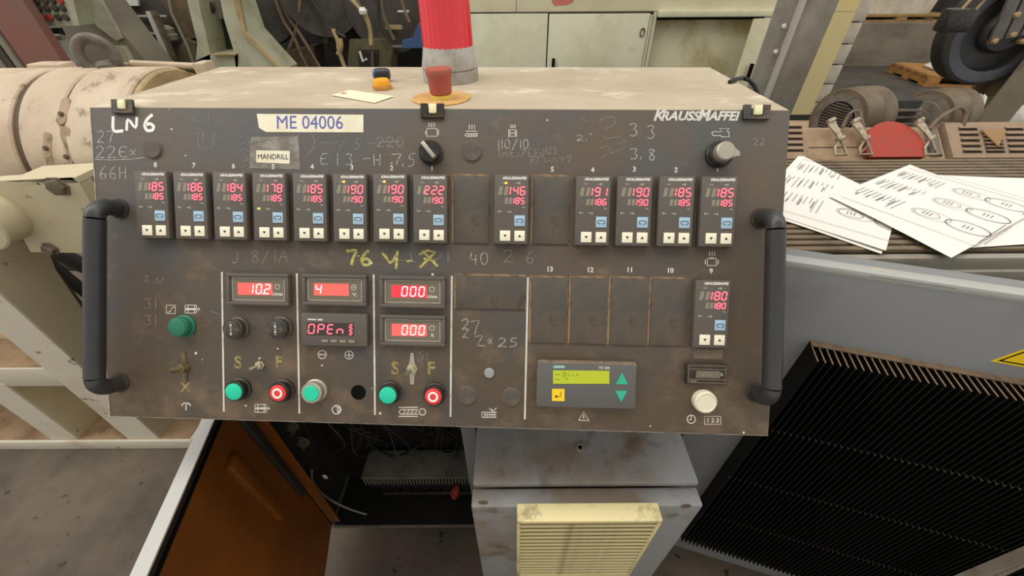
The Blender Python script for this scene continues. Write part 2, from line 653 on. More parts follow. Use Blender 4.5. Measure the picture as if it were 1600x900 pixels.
TRI = TRI.mesh('arrow_marks', 'ink')
ICO = MB()
ICO.ribbon([(-.0125, .0355), (-.0125, .0378)], .0008, FRONT)
ICO.ribbon([(-.0103, .0362), (-.0088, .0372)], .0008, FRONT)
ICO.ribbon(circ(.0105, .0366, .0012, 8), .0006, FRONT, closed=True)
ICO.ribbon([(.0065, .0366), (.0082, .0366)], .0008, FRONT)
ICO.ribbon([(-.0175, -.0015), (-.0175, -.0042)], .0010, FRONT)
ICO.ribbon([(-.0155, -.003), (-.0132, -.003)], .0008, FRONT)
ICO.ribbon([(-.0055, -.003), (-.0035, -.003)], .0008, FRONT)
ICO.ribbon([(-.0025, -.0042), (-.0012, -.0015), (.0005, -.0042)], .0007, FRONT, closed=True)
ICO.ribbon(circ(.0168, .0035, .0007, 6), .0004, FRONT, closed=True)
ICO.ribbon([(.0182, .0030), (.0196, .0030)], .0006, FRONT)
ICO = ICO.mesh('small_marks', 'white_print')
LOGO_S = 'KRAUSSMAFFEI'
RIMC = MB().bounds(-.0262, .0254, -.0496, .0494, 0, .0007).mesh('dusty_rim', 'rim_brown')

ctrl = [  # px centre, upper, lower, lamp, note
    ((237, 320), '185', '185', None), ((297.5, 321), '186', '185', None), ((359, 322), '184', '185', None),
    ((421, 323), '178', '185', 'green'), ((484, 324), '185', '185', None), ((546.5, 325), '190', '190', 'orange'),
    ((609.4, 325), '190', '190', 'orange'), ((672, 326.5), '222', '190', None), ((798.7, 327.5), '146', '185', 'orange'),
    ((926, 329.5), '191', '186', None), ((990.5, 330), '190', '190', None), ((1056, 330.5), '185', '185', None),
    ((1122, 331), '185', '185', None), ((1112, 491), '180', '180', None)]
mat('lamp_orange', (255, 168, 60), .4, emit=1.4)
mat('lamp_green', (170, 220, 60), .4, emit=1.0)
for (c, up_, lo_, lamp) in ctrl:
    M = at(c[0], c[1], FRONT)
    o = put('temperature_controller', BEZ, con, M)
    o['label'] = 'temperature controller reading %s over %s in red' % (up_, lo_)
    put('dusty_rim', RIMC, o)
    put('unlit_digits', GHO, o)
    d = MB()
    for ch, x in zip(up_, (-4.4, 6.0, 15.8)):
        seven(d, ch, x * mm, 26 * mm, 6.2 * mm, 10.8 * mm, 1.7 * mm, FRONT + .0003)
    d.build('upper_reading', 'seg', o)
    d = MB()
    for ch, x in zip(lo_, (1.4, 8.6, 15.8)):
        seven(d, ch, x * mm, 12.1 * mm, 4.6 * mm, 7.8 * mm, 1.4 * mm, FRONT + .0003)
    d.build('lower_reading', 'seg', o)
    text('maker_lettering', LOGO_S, .0050, 'white_paint', o, Matrix.Translation((.0040, .0432, FRONT + .0001)), shear=.25, bold=.00016, sx=.98)
    put('small_marks', ICO, o)
    put('loop_key', BKEY, o, Matrix.Translation((.0122, -.0155, 0)))
    put('loop_mark', LOOP, o, Matrix.Translation((.0122, -.0155, 0)))
    put('arrow_key', KEY, o, Matrix.Translation((-.008, -.0366, 0)))
    put('arrow_key', KEY, o, Matrix.Translation((.0125, -.0366, 0)))
    put('arrow_marks', TRI, o)
    if lamp == 'orange':
        MB().bounds(-.0092, -.0062, .0352, .038, FRONT, FRONT + .0006).build('lamp', 'lamp_orange', o)
    elif lamp == 'green':
        MB().bounds(-.0162, -.0134, -.0042, -.0016, FRONT, FRONT + .0006).build('lamp', 'lamp_green', o)

# number labels
for t, c in (('8', (243, 258)), ('7', (303, 259)), ('6', (365, 260)), ('5', (427, 261)), ('4', (488, 261)), ('3', (550, 262)), ('2', (612, 263)),
             ('1', (675, 264)), ('5', (863, 265)), ('4', (926, 266)), ('3', (991, 265)), ('2', (1056, 266)), ('1', (1121, 265)),
             ('13', (859, 421)), ('12', (922, 422)), ('11', (984, 422)), ('10', (1047, 423)), ('9', (1111, 424))):
    text('number_print', t, .0098, 'white_print', con, at(*c) @ Matrix.Translation((0, 0, .0002)), bold=.0003)


# blank cover plates
def blank(x0, y0, x1, y1):
    u0, v0 = pan(x0, y0, .002)
    u1, v1 = pan(x1, y1, .002)
    W_, H_ = abs(u1 - u0), abs(v1 - v0)
    M = KM @ Matrix.Translation(((u0 + u1) / 2, (v0 + v1) / 2, 0))
    o = MB().box((0, 0, .0012), (W_, H_, .0024), bev=.0008).build('blank_cover', 'blank', con, M)
    r = MB()
    t = .0036
    r.bounds(-W_ / 2 - t, W_ / 2 + t * .4, H_ / 2 + .0002, H_ / 2 + t, 0, .0008)
    r.bounds(-W_ / 2 - t, -W_ / 2 - .0002, -H_ / 2, H_ / 2, 0, .0008)
    r.bounds(W_ / 2 + .0002, W_ / 2 + t * .4, -H_ / 2 - t * .3, H_ / 2, 0, .0008)
    r.build('dusty_rim', 'blank_rim', o)
    return o


blank(709.5, 275, 763.6, 380.5)
blank(834.5, 276, 888, 382)
blank(831.5, 434, 884, 536.5)
blank(893.5, 434.5, 947, 538)
blank(956, 435, 1010, 540)
blank(1019, 436, 1074, 541)
blank(713, 431, 820, 484)


# ---------------------------------------------------------- long digital displays
def meter(x0, y0, x1, y1, digits, back, marks, unit, lit='seg2'):
    H = .009
    u0, v0 = pan(x0, y0, H)
    u1, v1 = pan(x1, y1, H)
    W_, H_ = u1 - u0, v0 - v1
    M = KM @ Matrix.Translation(((u0 + u1) / 2, (v0 + v1) / 2, 0))
    fr = MB()
    t = .0052
    for (a, b, c, d) in ((-W_ / 2, W_ / 2, H_ / 2 - t, H_ / 2), (-W_ / 2, W_ / 2, -H_ / 2, -H_ / 2 + t), (-W_ / 2, -W_ / 2 + t, -H_ / 2 + t, H_ / 2 - t), (W_ / 2 - t, W_ / 2, -H_ / 2 + t, H_ / 2 - t)):
        fr.bounds(a, b, c, d, 0, H, bev=.001)
    o = fr.build('digital_meter', 'bezel', con, M)
    MB().bounds(-W_ / 2 + t, W_ / 2 - t, -H_ / 2 + t, H_ / 2 - t, 0, .0055).build('window', 'dispwin', o)
    z = .0055
    i = .0028
    MB().ribbon([(-W_ / 2 + t + i, -H_ / 2 + t + i * .7), (W_ / 2 - t - i, -H_ / 2 + t + i * .7), (W_ / 2 - t - i, H_ / 2 - t - i * .7), (-W_ / 2 + t + i, H_ / 2 - t - i * .7)], .0008, z, .0002, closed=True).build('frame_line', 'white_print', o)
    MB().bounds(-.031, .021, -.0085, .0092, z, z + .0003).build('lit_strip', back, o)
    d = MB()
    for k, ch in digits:
        seven(d, ch, (-.024 + k * .0125), .0005, .0074, .0134, .0016, z + .0004)
    if marks == 'dot':
        d.bounds(.0066, .0086, -.0072, -.0050, z + .0004, z + .0007)
    d.build('reading', lit, o)
    s_ = MB()
    s_.ribbon(circ(.0285, .0040, .0036, 16), .0009, z, .0003, closed=True)
    if marks == 'cross':
        s_.ribbon([(.0262, .004), (.0308, .004)], .0008, z, .0003)
        s_.ribbon([(.0285, .0028), (.0285, .0052)], .0008, z, .0003)
    s_.build('ring_mark', 'white_print', o)
    text('unit_print', unit, .0062, 'white_print', o, Matrix.Translation((.029, -.0068, z + .0002)), bold=.0002)
    return o


meter(351.6, 426.5, 451, 478, ((1, '1'), (2, '0'), (3, '2')), 'segback_dim', 'dot', 'U/min')
meter(470.5, 428, 572, 478.5, ((0, '4'),), 'segback_dim', 'cross', '°C')
meter(592, 430.5, 695, 482, ((1, '0'), (2, '0'), (3, '0')), 'segback', '', 'U/min')
meter(592.5, 492, 695, 542, ((1, '0'), (2, '0'), (3, '0')), 'segback_dim', '', '%')

# OPEN indicator
M = KM @ Matrix.Translation((*pan(521.5, 515.5, .010), 0))
o = MB().box((0, 0, .005), (.098, .048, .010), bev=.0012).build('panel_indicator', 'bezel', con, M)
o['label'] = 'panel indicator showing OPEn'
MB().bounds(-.040, .030, -.0085, .0105, .010, .0103).build('window', 'dispwin_dark', o)
d = MB()
for k, ch in enumerate('OPEn'):
    seven(d, ch, -.033 + k * .0142, .001, .0084, .0132, .0017, .0104)
d.build('reading', 'seg', o)
d = MB()
for yy in (-.005, .0005, .006):
    seven(d, '2', .0255, yy + .0005, .0040, .0044, .0009, .0104)
d.build('side_reading', 'seg', o)
for k in range(4):
    MB().box((-.013 + k * .0133, -.0165, .0108), (.0095, .0040, .0016), bev=.0004).build('key', 'ghost', o)
d = MB()
d.ribbon([(-.0385, .0150), (-.0255, .0148)], .0020, .010)
d.ribbon([(-.0235, .0148), (-.0160, .0147)], .0024, .010)
d.build('faint_print', 'white_print', o)
text('unit_print', 'N', .0040, 'ghost', o, Matrix.Translation((.0385, -.004, .0102)))

# ---------------------------------------------------------- text terminal
M = KM @ Matrix.Translation((*pan(916.5, 602, .012), 0))
x0, y0 = pan(840, 564, .012)
x1, y1 = pan(994, 641, .012)
TW, TH = x1 - x0, y0 - y1
o = MB().box((0, 0, .006), (TW, TH, .012), bev=.004).build('text_terminal', 'td_rim', con, M)
o['label'] = 'grey text terminal with yellow-green screen'
MB().box((0, -.001, .0122), (TW - .005, TH - .005, .0012), bev=.0005).build('face', 'td_body', o)


def tdp(x, y):
    u, v = pan(x, y, .0128)
    return u - M_u, v - M_v


M_u, M_v = pan(916.5, 602, .012)
zf = .0128


def tdpoly(name, pts, m, z0=zf, z1=zf + .0006):
    return MB().prism([tdp(*p) for p in pts], z0, z1).build(name, m, o)


tdpoly('screen', [(864, 599.5), (952, 599.5), (952, 579.5), (864, 578.5)], 'lcd')
tdpoly('maker_strip', [(864, 575.5), (883, 575.5), (883, 571), (864, 571)], 'siemens_blue')
text('maker_lettering', 'SIEMENS', .0036, 'white_print', o, Matrix.Translation((*tdp(873.5, 573.2), zf + .0008)), bold=.0001)
text('model_print', 'TD 200', .0050, 'white_print', o, Matrix.Translation((*tdp(944, 575), zf + .0002)), bold=.0001)
a = MB()
for (x0, y0, x1, y1) in ((867, 585, 875, 585), (880, 582, 880, 589), (880, 582, 884, 582), (884, 582, 884, 592), (889, 584, 889, 588), (893, 584, 897, 588), (901, 583, 901, 588), (904, 585, 906, 585), (867, 592, 874, 593), (885, 592, 888, 592)):
    a.ribbon([tdp(x0, y0), tdp(x1, y1)], .0008, zf + .0006)
a.build('faint_screen_text', 'lcd_text', o)
tdpoly('up_key', [(962, 600), (981, 600.5), (972, 582)], 'teal')
tdpoly('down_key', [(961, 610.5), (980, 610.5), (970.5, 628)], 'teal')
tdpoly('enter_key', [(862.5, 626), (882, 626.5), (882, 607.5), (862.5, 607.5)], 'yellow_key', zf, zf + .0012)
a = MB()
a.ribbon([tdp(876, 612), tdp(876, 619), tdp(868, 619)], .0008, zf + .0013)
a.prism([tdp(866.5, 619), tdp(870, 621.5), tdp(870, 616.5)], zf + .0013, zf + .0016)
a.build('enter_mark', 'ink', o)

# hour counter
M = KM @ Matrix.Translation((*pan(1105, 585, .008), 0))
o = MB().box((0, 0, .004), (.058, .030, .008), bev=.0012).build('hour_counter', 'bezel_side', con, M)
d = MB()
d.ribbon([(-.0265, -.0125), (.0265, -.0125), (.0265, .0125), (-.0265, .0125)], .0008, .008, .0003, closed=True)
d.ribbon([(-.0265, .0075), (.0265, .0075)], .0006, .008, .0003)
d.ribbon([(-.0265, -.0075), (.0265, -.0075)], .0006, .008, .0003)
d.ribbon([(-.024, -.0102), (-.014, -.0102)], .0014, .008, .0003)
d.build('frame_line', 'ghost', o)
MB().bounds(-.016, .018, -.0052, .0052, .008, .0084).build('number_window', 'dispwin', o)
text('counter_print', '18796.', .0078, 'ghost', o, Matrix.Translation((-.001, 0, .0086)))
text('counter_print', 'h', .0070, 'white_print', o, Matrix.Translation((.0205, 0, .0083)))


# ---------------------------------------------------------- buttons
def button(px, py, r, h, cap, ring='btn_ring', cap_r=.78, name='push_button', mark=None, lip=True):
    M = KM @ Matrix.Translation((*pan(px, py, h), 0))
    o = MB().lathe([(r * 1.12, 0), (r * 1.12, h * .22), (r, h * .30), (r, h - .001), (r * .95, h), (cap_r * r, h), (cap_r * r, h - .001), (.0001, h - .001)], None, 28, cap=False).build(name, ring, con, M)
    MB().lathe([(cap_r * r * .99, h - .0015), (cap_r * r * .99, h + .0012), (cap_r * r * .9, h + .002), (.0001, h + .0022)], None, 28).build('cap', cap, o)
    z = h + .0022
    if mark == 'ring':
        MB().ribbon(circ(0, 0, r * .42, 20), r * .2, z, .0003, closed=True).build('ring_mark', 'white_paint', o)
    if mark in ('out', 'in'):
        b = MB()
        for s_ in (1, -1):
            if mark == 'out':
                b.ribbon([(0, s_ * .0015), (0, s_ * .007)], .0008, z)
                b.prism([(-.0022, s_ * .0055), (.0022, s_ * .0055), (0, s_ * .009)], z, z + .0003)
            else:
                b.ribbon([(0, s_ * .003), (0, s_ * .009)], .0008, z)
                b.prism([(-.0022, s_ * .0048), (.0022, s_ * .0048), (0, s_ * .0012)], z, z + .0003)
        b.ribbon([(-.0022, 0), (.0022, 0)], .0006, z)
        b.build('arrow_mark', 'white_print', o)
    return o


button(277, 511.5, .0150, .014, 'green_cap', 'green_cap', .9)
button(362.5, 514.5, .0150, .014, 'btn_ring', 'btn_ring', .82, mark='out')
button(431.5, 514, .0150, .014, 'btn_ring', 'btn_ring', .82, mark='in')
button(365.5, 612, .0150, .015, 'green_lit', 'black_gloss', .84)
button(434.5, 614, .0150, .015, 'red_cap', 'black_gloss', .82, mark='ring')
button(486, 614.5, .0155, .015, 'green_lit', 'silver', .76)
button(606, 617.5, .0150, .014, 'green_lit', 'black_gloss', .84)
button(677, 619.5, .0150, .014, 'red_cap', 'black_gloss', .82, mark='ring')
# ivory button
M = KM @ Matrix.Translation((*pan(1103, 629, .010), 0))
o = MB().lathe([(.0165, 0), (.0168, .004), (.0160, .010), (.0135, .0116), (.0125, .0108), (.0001, .0108)], None, 32).build('push_button', 'white_btn', con, M)
o['label'] = 'ivory push button'
# empty button hole
M = KM @ Matrix.Translation((*pan(560, 613), 0))
MB().lathe([(.0112, 0), (.0112, .0006), (.0001, .0007)], None, 28).build('empty_hole', 'black', con, M)
# blind plugs
for x, y, r in ((239, 233, .0134), (737.5, 237, .0138), (729.5, 618, .0136), (799, 620, .0138)):
    M = KM @ Matrix.Translation((*pan(x, y), 0))
    o = MB().lathe([(r, 0), (r, .0016), (r * .93, .0026), (.0001, .003)], None, 30).build('blind_plug', 'grey_plug', con, M)
    MB().ribbon(circ(0, 0, r * 1.03, 28), .0009, 0, .0006, closed=True).build('dusty_rim', 'blank_rim', o)
M = KM @ Matrix.Translation((*pan(764.5, 582.5), 0))
MB().lathe([(.0078, 0), (.0078, .002), (.0066, .0034), (.0001, .0038)], None, 24).build('blind_plug', 'steel_plug', con, M)

# selector switches
M = KM @ Matrix.Translation((*pan(671, 236, .012), 0))
o = MB().lathe([(.0172, 0), (.0172, .004), (.0152, .006), (.0152, .012), (.0140, .0135), (.0001, .0137)], None, 32).build('selector_switch', 'black_gloss', con, M)
MB().box((0, 0, .017), (.0062, .027, .009), Matrix.Rotation(math.radians(40), 4, 'Z'), .0018).build('lever', 'silver', o)
M = KM @ Matrix.Translation((*pan(1128, 239, .010), 0))
o = MB().lathe([(.0185, 0), (.0185, .004), (.0165, .006), (.0165, .010), (.0152, .0115), (.0001, .0117)], None, 32).build('selector_switch', 'black_gloss', con, M)
k = MB().lathe([(.0132, .0115), (.0126, .021), (.0110, .0225), (.0001, .0228)], None, 28)
k.prism([(.006, -.009), (.019, -.006), (.018, -.001), (.008, .007)], .0115, .0215)
k.build('knob', 'silver', o)


# toggle switches
def toggle(px, py, m, plate_m, s=1., ang=200, flag=True):
    M = KM @ Matrix.Translation((*pan(px, py, .004), 0))
    b = MB().lathe([(.0078 * s, 0), (.0078 * s, .003), (.0062 * s, .0035), (.0062 * s, .008), (.004 * s, .009), (.0001, .0095)], None, 6)
    o = b.build('toggle_switch', m, con, M)
    dx, dy = math.cos(math.radians(ang)), math.sin(math.radians(ang))
    MB().tube([(0, 0, .007), (dx * .003, dy * .003, .012), (dx * .0065, dy * .0065, .017)], [.0030 * s, .0034 * s, .0042 * s], 12).build('lever', m, o)
    if flag:
        p = MB()
        p.prism([(-.0028, -.024), (.0028, -.024), (.0038, -.010), (.0085, 0), (.0038, .010), (.0022, .024), (-.0022, .024), (-.0038, .010), (-.0085, 0), (-.0038, -.010)], .0, .0014)
        p.build('tag_plate', plate_m, o)
    return o


toggle(285, 575, 'dirty_brass', 'dirty_brass', 1.15, 185)
toggle(405, 571, 'chrome', 'dirty_brass', .9, 205, False)
toggle(643, 577, 'chrome', 'silver', .95, 225)
M = KM @ Matrix.Translation((*pan(406, 560), 0))
MB().lathe([(.0024, 0), (.0020, .0012), (.0001, .0016)], None, 12).build('screw', 'silver', con, M)

# clips on the upper edge
for px_, py_, w_, kind in ((190, 170, .031, 0), (675, 177, .033, 1), (1183, 177, .036, 0)):
    u, v = pan(px_, py_, .004)
    v = -.0005 if px_ < 400 else -.0045
    M = KM @ Matrix.Translation((u, v, 0))
    b = MB()
    b.bounds(-w_ / 2, w_ / 2, -.0085, -.0045, 0, .004)
    b.bounds(-w_ / 2, -w_ / 2 + .010, -.0045, .0105, 0, .004)
    b.bounds(w_ / 2 - .010, w_ / 2, -.0045, .0105, 0, .004)
    b.bounds(-w_ / 2, w_ / 2, -.0085, .0065, 0, .0012)
    o = b.build('hinge_clip', 'btn_ring' if kind == 0 else 'bezel_side', con, M)
    MB().box((.001, .003, .0035), (.011, .013, .006), None, .0015).build('peg', 'clip_yellow', o)


# handles
def handle(pt, pb):
    u0, v0 = pan(*pt)
    u1, v1 = pan(*pb)
    H, r = .0345, .0116
    b = MB()
    path = [(u0, v0, 0), (u0, v0, H * .55)]
    n = 7
    rc = .018
    for i in range(n + 1):
        a = math.pi / 2 * i / n
        path.append((u0, v0 - rc + rc * math.cos(a), H - rc + rc * math.sin(a)))
    b1 = MB().tube(path, r, 18)
    o = b1.build('handle_bracket', 'handle', con, KM)
    path = [(u1, v1, 0), (u1, v1, H * .55)]
    for i in range(n + 1):
        a = math.pi / 2 * i / n
        path.append((u1, v1 + rc - rc * math.cos(a), H - rc + rc * math.sin(a)))
    MB().tube(path, r, 18).build('handle_bracket', 'handle', con, KM)
    MB().tube([(u0, v0 - rc - .001, H), (u1, v1 + rc + .001, H)], r * 1.03, 20).build('handle_bar', 'handle', con, KM)
    for (u, v) in ((u0, v0), (u1, v1)):
        MB().lathe([(.0145, 0), (.0145, .002), (.0125, .003)], Matrix.Translation((u, v, 0)), 24).build('mount_ring', 'bezel_side', con, KM)


handle((187, 326), (188, 598))
handle((1189, 341), (1181, 613))


# ---------------------------------------------------------- printed symbols (photo points measured on the plate)
def strokes(name, m, items, wd=.0011, h=.0003):
    if name in ('chalk_scribble', 'paint_scribble', 'paint_letters') and len(items) > 1:
        for it in items:
            strokes(name.split('_')[0] + '_stroke', m, [it], wd, h)
        return
    b = MB()
    for it in items:
        closed = False
        if it and it[-1] == 'c':
            closed = True
            it = it[:-1]
        b.ribbon([pan(*p) for p in it], wd, 0, h, closed=closed)
    return b.build(name, m, con, KM)


def pc(x, y, r, n=18, a0=0, a1=360):
    p = circ(x, y, r, n, a0, a1)
    return p + ['c'] if a1 - a0 == 360 else p


def rect(x0, y0, x1, y1):
    return [(x0, y0), (x1, y0), (x1, y1), (x0, y1), 'c']


def waves(x, y, s=1.):
    return [[(x + k * 4 * s, y - 5 * s), (x + k * 4 * s + 1, y - 2.5 * s), (x + k * 4 * s, y), (x + k * 4 * s + 1, y + 2 * s)] for k in (-1, 0, 1)]


WP = 'white_print'
strokes('heater_symbol', WP, [rect(667, 201, 683, 213), [(665, 205), (665, 210)], [(685, 203), (685, 211)]] + waves(674, 197))
strokes('screw_heater_symbol', WP, [[(728, 205), (745, 205)]] + waves(737, 200) + [[(729, 209), (747, 209)], [(729, 213), (746, 213)], [(726, 211), (729, 209)], [(726, 211), (729, 213)]] + [[(731 + 4 * k, 213.5), (735 + 4 * k, 208.5)] for k in range(4)])
strokes('die_heater_symbol', WP, [rect(797, 203, 805, 213), [(795, 202), (795, 215)], [(807, 203), (807, 214)], [(797, 208), (805, 208)]] + waves(801, 199, .8))
strokes('hopper_symbol', WP, [[(1112, 208), (1114, 206), (1128, 206), (1124, 201), (1139, 201), (1135, 206), (1139, 206), (1139, 214), (1128, 214), (1126, 212), (1114, 212), 'c']])
strokes('heater_symbol', WP, [rect(1105, 404, 1119, 415), [(1102, 406), (1102, 413)], [(1122, 406), (1122, 413)], [(1108, 403), (1116, 403)]] + waves(1112, 398))
strokes('ramp_symbol', WP, [rect(260, 477, 274, 490), [(262, 488), (266, 487), (269, 481), (273, 479)]])


def rolls(x, y):
    it = []
    for dy in (-3.6, 3.6):
        it.append([(x - 9, y + dy - 2.6), (x + 7, y + dy - 2.6), (x + 9, y + dy), (x + 7, y + dy + 2.6), (x - 9, y + dy + 2.6), (x - 10, y + dy), 'c'])
        it += [[(x - 5, y + dy - 2), (x - 5, y + dy + 2)], [(x + 5, y + dy - 2), (x + 5, y + dy + 2)]]
    it += [[(x - 10, y), (x + 14, y)], [(x + 11, y - 1.8), (x + 14, y), (x + 11, y + 1.8)]]
    return it


strokes('roll_symbol', WP, rolls(299, 483))
strokes('roll_symbol', WP, rolls(408, 638))
strokes('pull_symbol', WP, [[(284, 634), (287, 630), (295, 630), (298, 634)], [(291, 630), (291, 641)]], .0018)
strokes('ring_symbol', WP, [pc(503.5, 554, 6.4), [(499, 554), (508, 554)], [(500, 552), (500, 556)], [(507, 552), (507, 556)]])
strokes('ring_symbol', WP, [pc(545.5, 554.5, 6.4), [(541, 555), (550, 555)], [(545.5, 550), (545.5, 559)]])
strokes('moon_symbol', WP, [pc(526, 640, 6.8), [(524, 635), (528, 637), (527, 641), (529, 645)], [(529, 634.5), (531, 640), (529, 645)]], .0014)
strokes('screw_symbol', WP, [[(623, 636.5), (653, 636.5)], [(623, 650.5), (653, 650.5)], [(626, 640), (653, 640)], [(626, 647), (653, 647)], [(626, 640), (623.5, 643.5), (626, 647)]] + [[(629 + 6 * k, 647.5), (635 + 6 * k, 639.5)] for k in range(4)] + [pc(660, 643.5, 5.0)], .0014)
strokes('knife_symbol', WP, [[(753, 644), (776, 644)], [(753, 652), (776, 652)], [(753, 644), (753, 652)], [(757, 648), (776, 648)]] + [[(757 + 4 * k, 651), (757 + 4 * k, 645)] for k in range(5)] + [[(764, 638), (770, 643), (776, 637)], [(768, 638), (770, 643)]])
strokes('warning_symbol', WP, [[(904.5, 656.5), (920, 657), (912, 643.5), 'c'], [(912, 648), (912, 654)]], .0019)
strokes('clock_symbol', WP, [pc(1080, 655, 6.4), [(1080, 650), (1080, 655.5), (1076, 655.5)]], .0013)
strokes('counter_symbol', WP, [rect(1101, 650.5, 1126, 663)], .0010)
text('counter_symbol', '1 2 3', .0090, WP, con, at(1113.5, 657) @ Matrix.Translation((0, 0, .0002)), bold=.0002)
# maker name
for t, x, sz, sx_ in (('K', 1028.5, .0218, 1.02), ('RAUSS', 1061.5, .0170, 1.06), ('M', 1098.5, .0218, .92), ('AFFEI', 1130, .0170, 1.0)):
    text('maker_lettering', t, sz, WP, con, at(x, 181 if len(t) == 1 else 182) @ Matrix.Translation((0, 0, .0002)), shear=.3, bold=.0006, sx=sx_)


# ---------------------------------------------------------- labels stuck on
def sticker(name, pts, m, z1=.0005, z0=0.):
    return MB().prism([pan(*p) for p in pts], z0, z1).build(name, m, con, KM)


o = sticker('number_label', [(405, 200), (416, 206.5), (568, 207), (568, 179.5), (401.5, 178)], 'label_cream')
o['label'] = 'cream label printed ME 04006'
text('label_lettering', 'ME 04006', .0262, 'navy_ink', con, at(484, 192.5) @ Matrix.Translation((0, 0, .0006)), sx=.93)
sticker('old_tape', [(390, 263), (470, 265), (466, 213), (392, 214)], 'tape', .0003)
sticker('name_label', [(401, 254), (453, 256), (453, 236), (401, 235)], 'label_cream', .0007, .0003)
text('label_lettering', 'MANDRILL', .0104, 'ink', con, at(427, 245.5) @ Matrix.Translation((0, 0, .0008)), sx=.92)

sticker('clear_tape', [(1083, 560), (1128, 561), (1129, 547), (1083, 546)], 'clear_tape', .0004)
# stencilled letters
for t, x, y, s in (('S', 372, 567, .026), ('F', 435.5, 566, .022), ('S', 617.5, 576, .026), ('F', 673.5, 576, .026), ('X', 290, 605.5, .020)):
    text('stencil_letter', t, s, 'yellow_stencil', con, at(x, y) @ Matrix.Translation((0, 0, .0002)), bold=.0008)

# ---------------------------------------------------------- handwriting
GL = {
    '0': [[(.5, 0), (.15, .2), (.1, .6), (.35, 1), (.75, .9), (.9, .45), (.75, .08), (.5, 0)]],
    '1': [[(.45, .0), (.5, 1)]],
    '2': [[(.1, .2), (.4, 0), (.8, .1), (.8, .4), (.3, .8), (.05, 1), (.5, .92), (.95, 1)]],
    '3': [[(.1, .1), (.5, 0), (.85, .1), (.5, .42), (.85, .62), (.75, .9), (.4, 1), (.1, .92)]],
    '4': [[(.3, 0), (.1, .6), (.9, .55)], [(.75, .2), (.7, 1)]],
    '5': [[(.9, 0), (.3, .04), (.2, .42), (.6, .4), (.85, .65), (.6, .95), (.1, 1)]],
    '6': [[(.75, 0), (.35, .25), (.12, .65), (.3, .98), (.75, .95), (.85, .68), (.5, .52), (.2, .65)]],
    '7': [[(.05, .1), (.95, 0), (.6, .5), (.45, 1)]],
    '8': [[(.8, .12), (.4, 0), (.2, .2), (.5, .45), (.85, .7), (.6, 1), (.2, .85), (.4, .52), (.8, .12)]],
    'L': [[(.15, 0), (.1, 1), (.9, .95)]],
    'N': [[(.1, 1), (.15, 0), (.85, .95), (.9, .0)]],
    'E': [[(.9, 0), (.2, .05), (.1, 1), (.85, .95)], [(.15, .5), (.7, .45)]],
    'e': [[(.95, .15), (.5, 0), (.15, .3), (.15, .7), (.5, 1), (.95, .85)], [(.15, .5), (.75, .48)]],
    'x': [[(.05, .55), (.3, .35), (.5, .75), (.75, .95)], [(.8, .35), (.5, .7), (.1, .9)]],
    'H': [[(.1, 0), (.15, 1)], [(.85, 0), (.8, 1)], [(.1, .5), (.85, .5)]],
    'G': [[(.8, .1), (.4, 0), (.12, .4), (.2, .85), (.6, 1), (.9, .75), (.6, .6)]],
    'M': [[(.0, 1), (.2, .1), (.45, .7), (.75, .05), (.95, 1)]],
    'p': [[(.3, .1), (.1, 1)], [(.2, .3), (.6, 0), (.85, .3), (.5, .6), (.2, .5)]],
    'R': [[(.1, 1), (.2, 0), (.75, .1), (.6, .45), (.2, .5), (.9, 1)]],
    'b': [[(.2, 0), (.2, 1), (.8, .95), (.8, .6), (.25, .6)]],
    'l': [[(.5, 0), (.4, 1)]],
    'i': [[(.5, .35), (.45, 1)]],
    'n': [[(.1, .4), (.1, 1)], [(.1, .55), (.5, .4), (.8, .6), (.8, 1)]],
    's': [[(.8, .4), (.3, .5), (.7, .75), (.2, 1)]],
    'S': [[(.9, .1), (.4, 0), (.2, .3), (.75, .6), (.7, .95), (.1, 1)]],
    'd': [[(.8, 0), (.75, 1)], [(.75, .6), (.3, .5), (.15, .85), (.6, 1)]],
    'z': [[(.1, .1), (.8, 0), (.2, .9), (.9, .9)]],
    '-': [[(.1, .5), (.9, .45)]],
    ',': [[(.5, .8), (.3, 1.2)]],
    '.': [[(.4, .9), (.55, 1)]],
    '/': [[(.9, -.1), (.1, 1.1)]],
    "'": [[(.5, 0), (.45, .3)]],
    'J': [[(.7, 0), (.65, .8), (.3, 1), (.1, .8)]],
    'A': [[(.05, 1), (.5, 0), (.9, 1)], [(.2, .6), (.8, .6)]],
    'u': [[(.1, .4), (.15, .9), (.5, 1), (.85, .8), (.85, .4)]],
    't': [[(.5, .1), (.5, 1)], [(.1, .4), (.9, .4)]],
}
rnd = random.Random(3)


def write(b, s_, x, y, w_, h, wd, gap=.18, slope=0.):
    cx = x
    for ch in s_:
        if ch == ' ':
            cx += w_ * .7
            continue
        cw = w_ * (.45 if ch in "1,.'li" else 1)
        for st in GL[ch]:
            dense = []
            for i in range(len(st) - 1):
                for k in range(3):
                    t = k / 3
                    dense.append((st[i][0] + (st[i + 1][0] - st[i][0]) * t, st[i][1] + (st[i + 1][1] - st[i][1]) * t))
            dense.append(st[-1])
            sm = [dense[0]] + [((dense[i - 1][0] + dense[i][0] * 2 + dense[i + 1][0]) / 4, (dense[i - 1][1] + dense[i][1] * 2 + dense[i + 1][1]) / 4) for i in range(1, len(dense) - 1)] + [dense[-1]]
            pts = [pan(cx + p[0] * cw, y + p[1] * h + slope * (cx - x) + rnd.uniform(-.3, .3)) for p in sm]
            b.ribbon(pts, wd, 0, .00025)
        cx += cw * (1 + gap)


def note(m, *items):
    b = MB()
    for it in items:
        write(b, *it)
    return b.build('handwriting', m, con, KM)


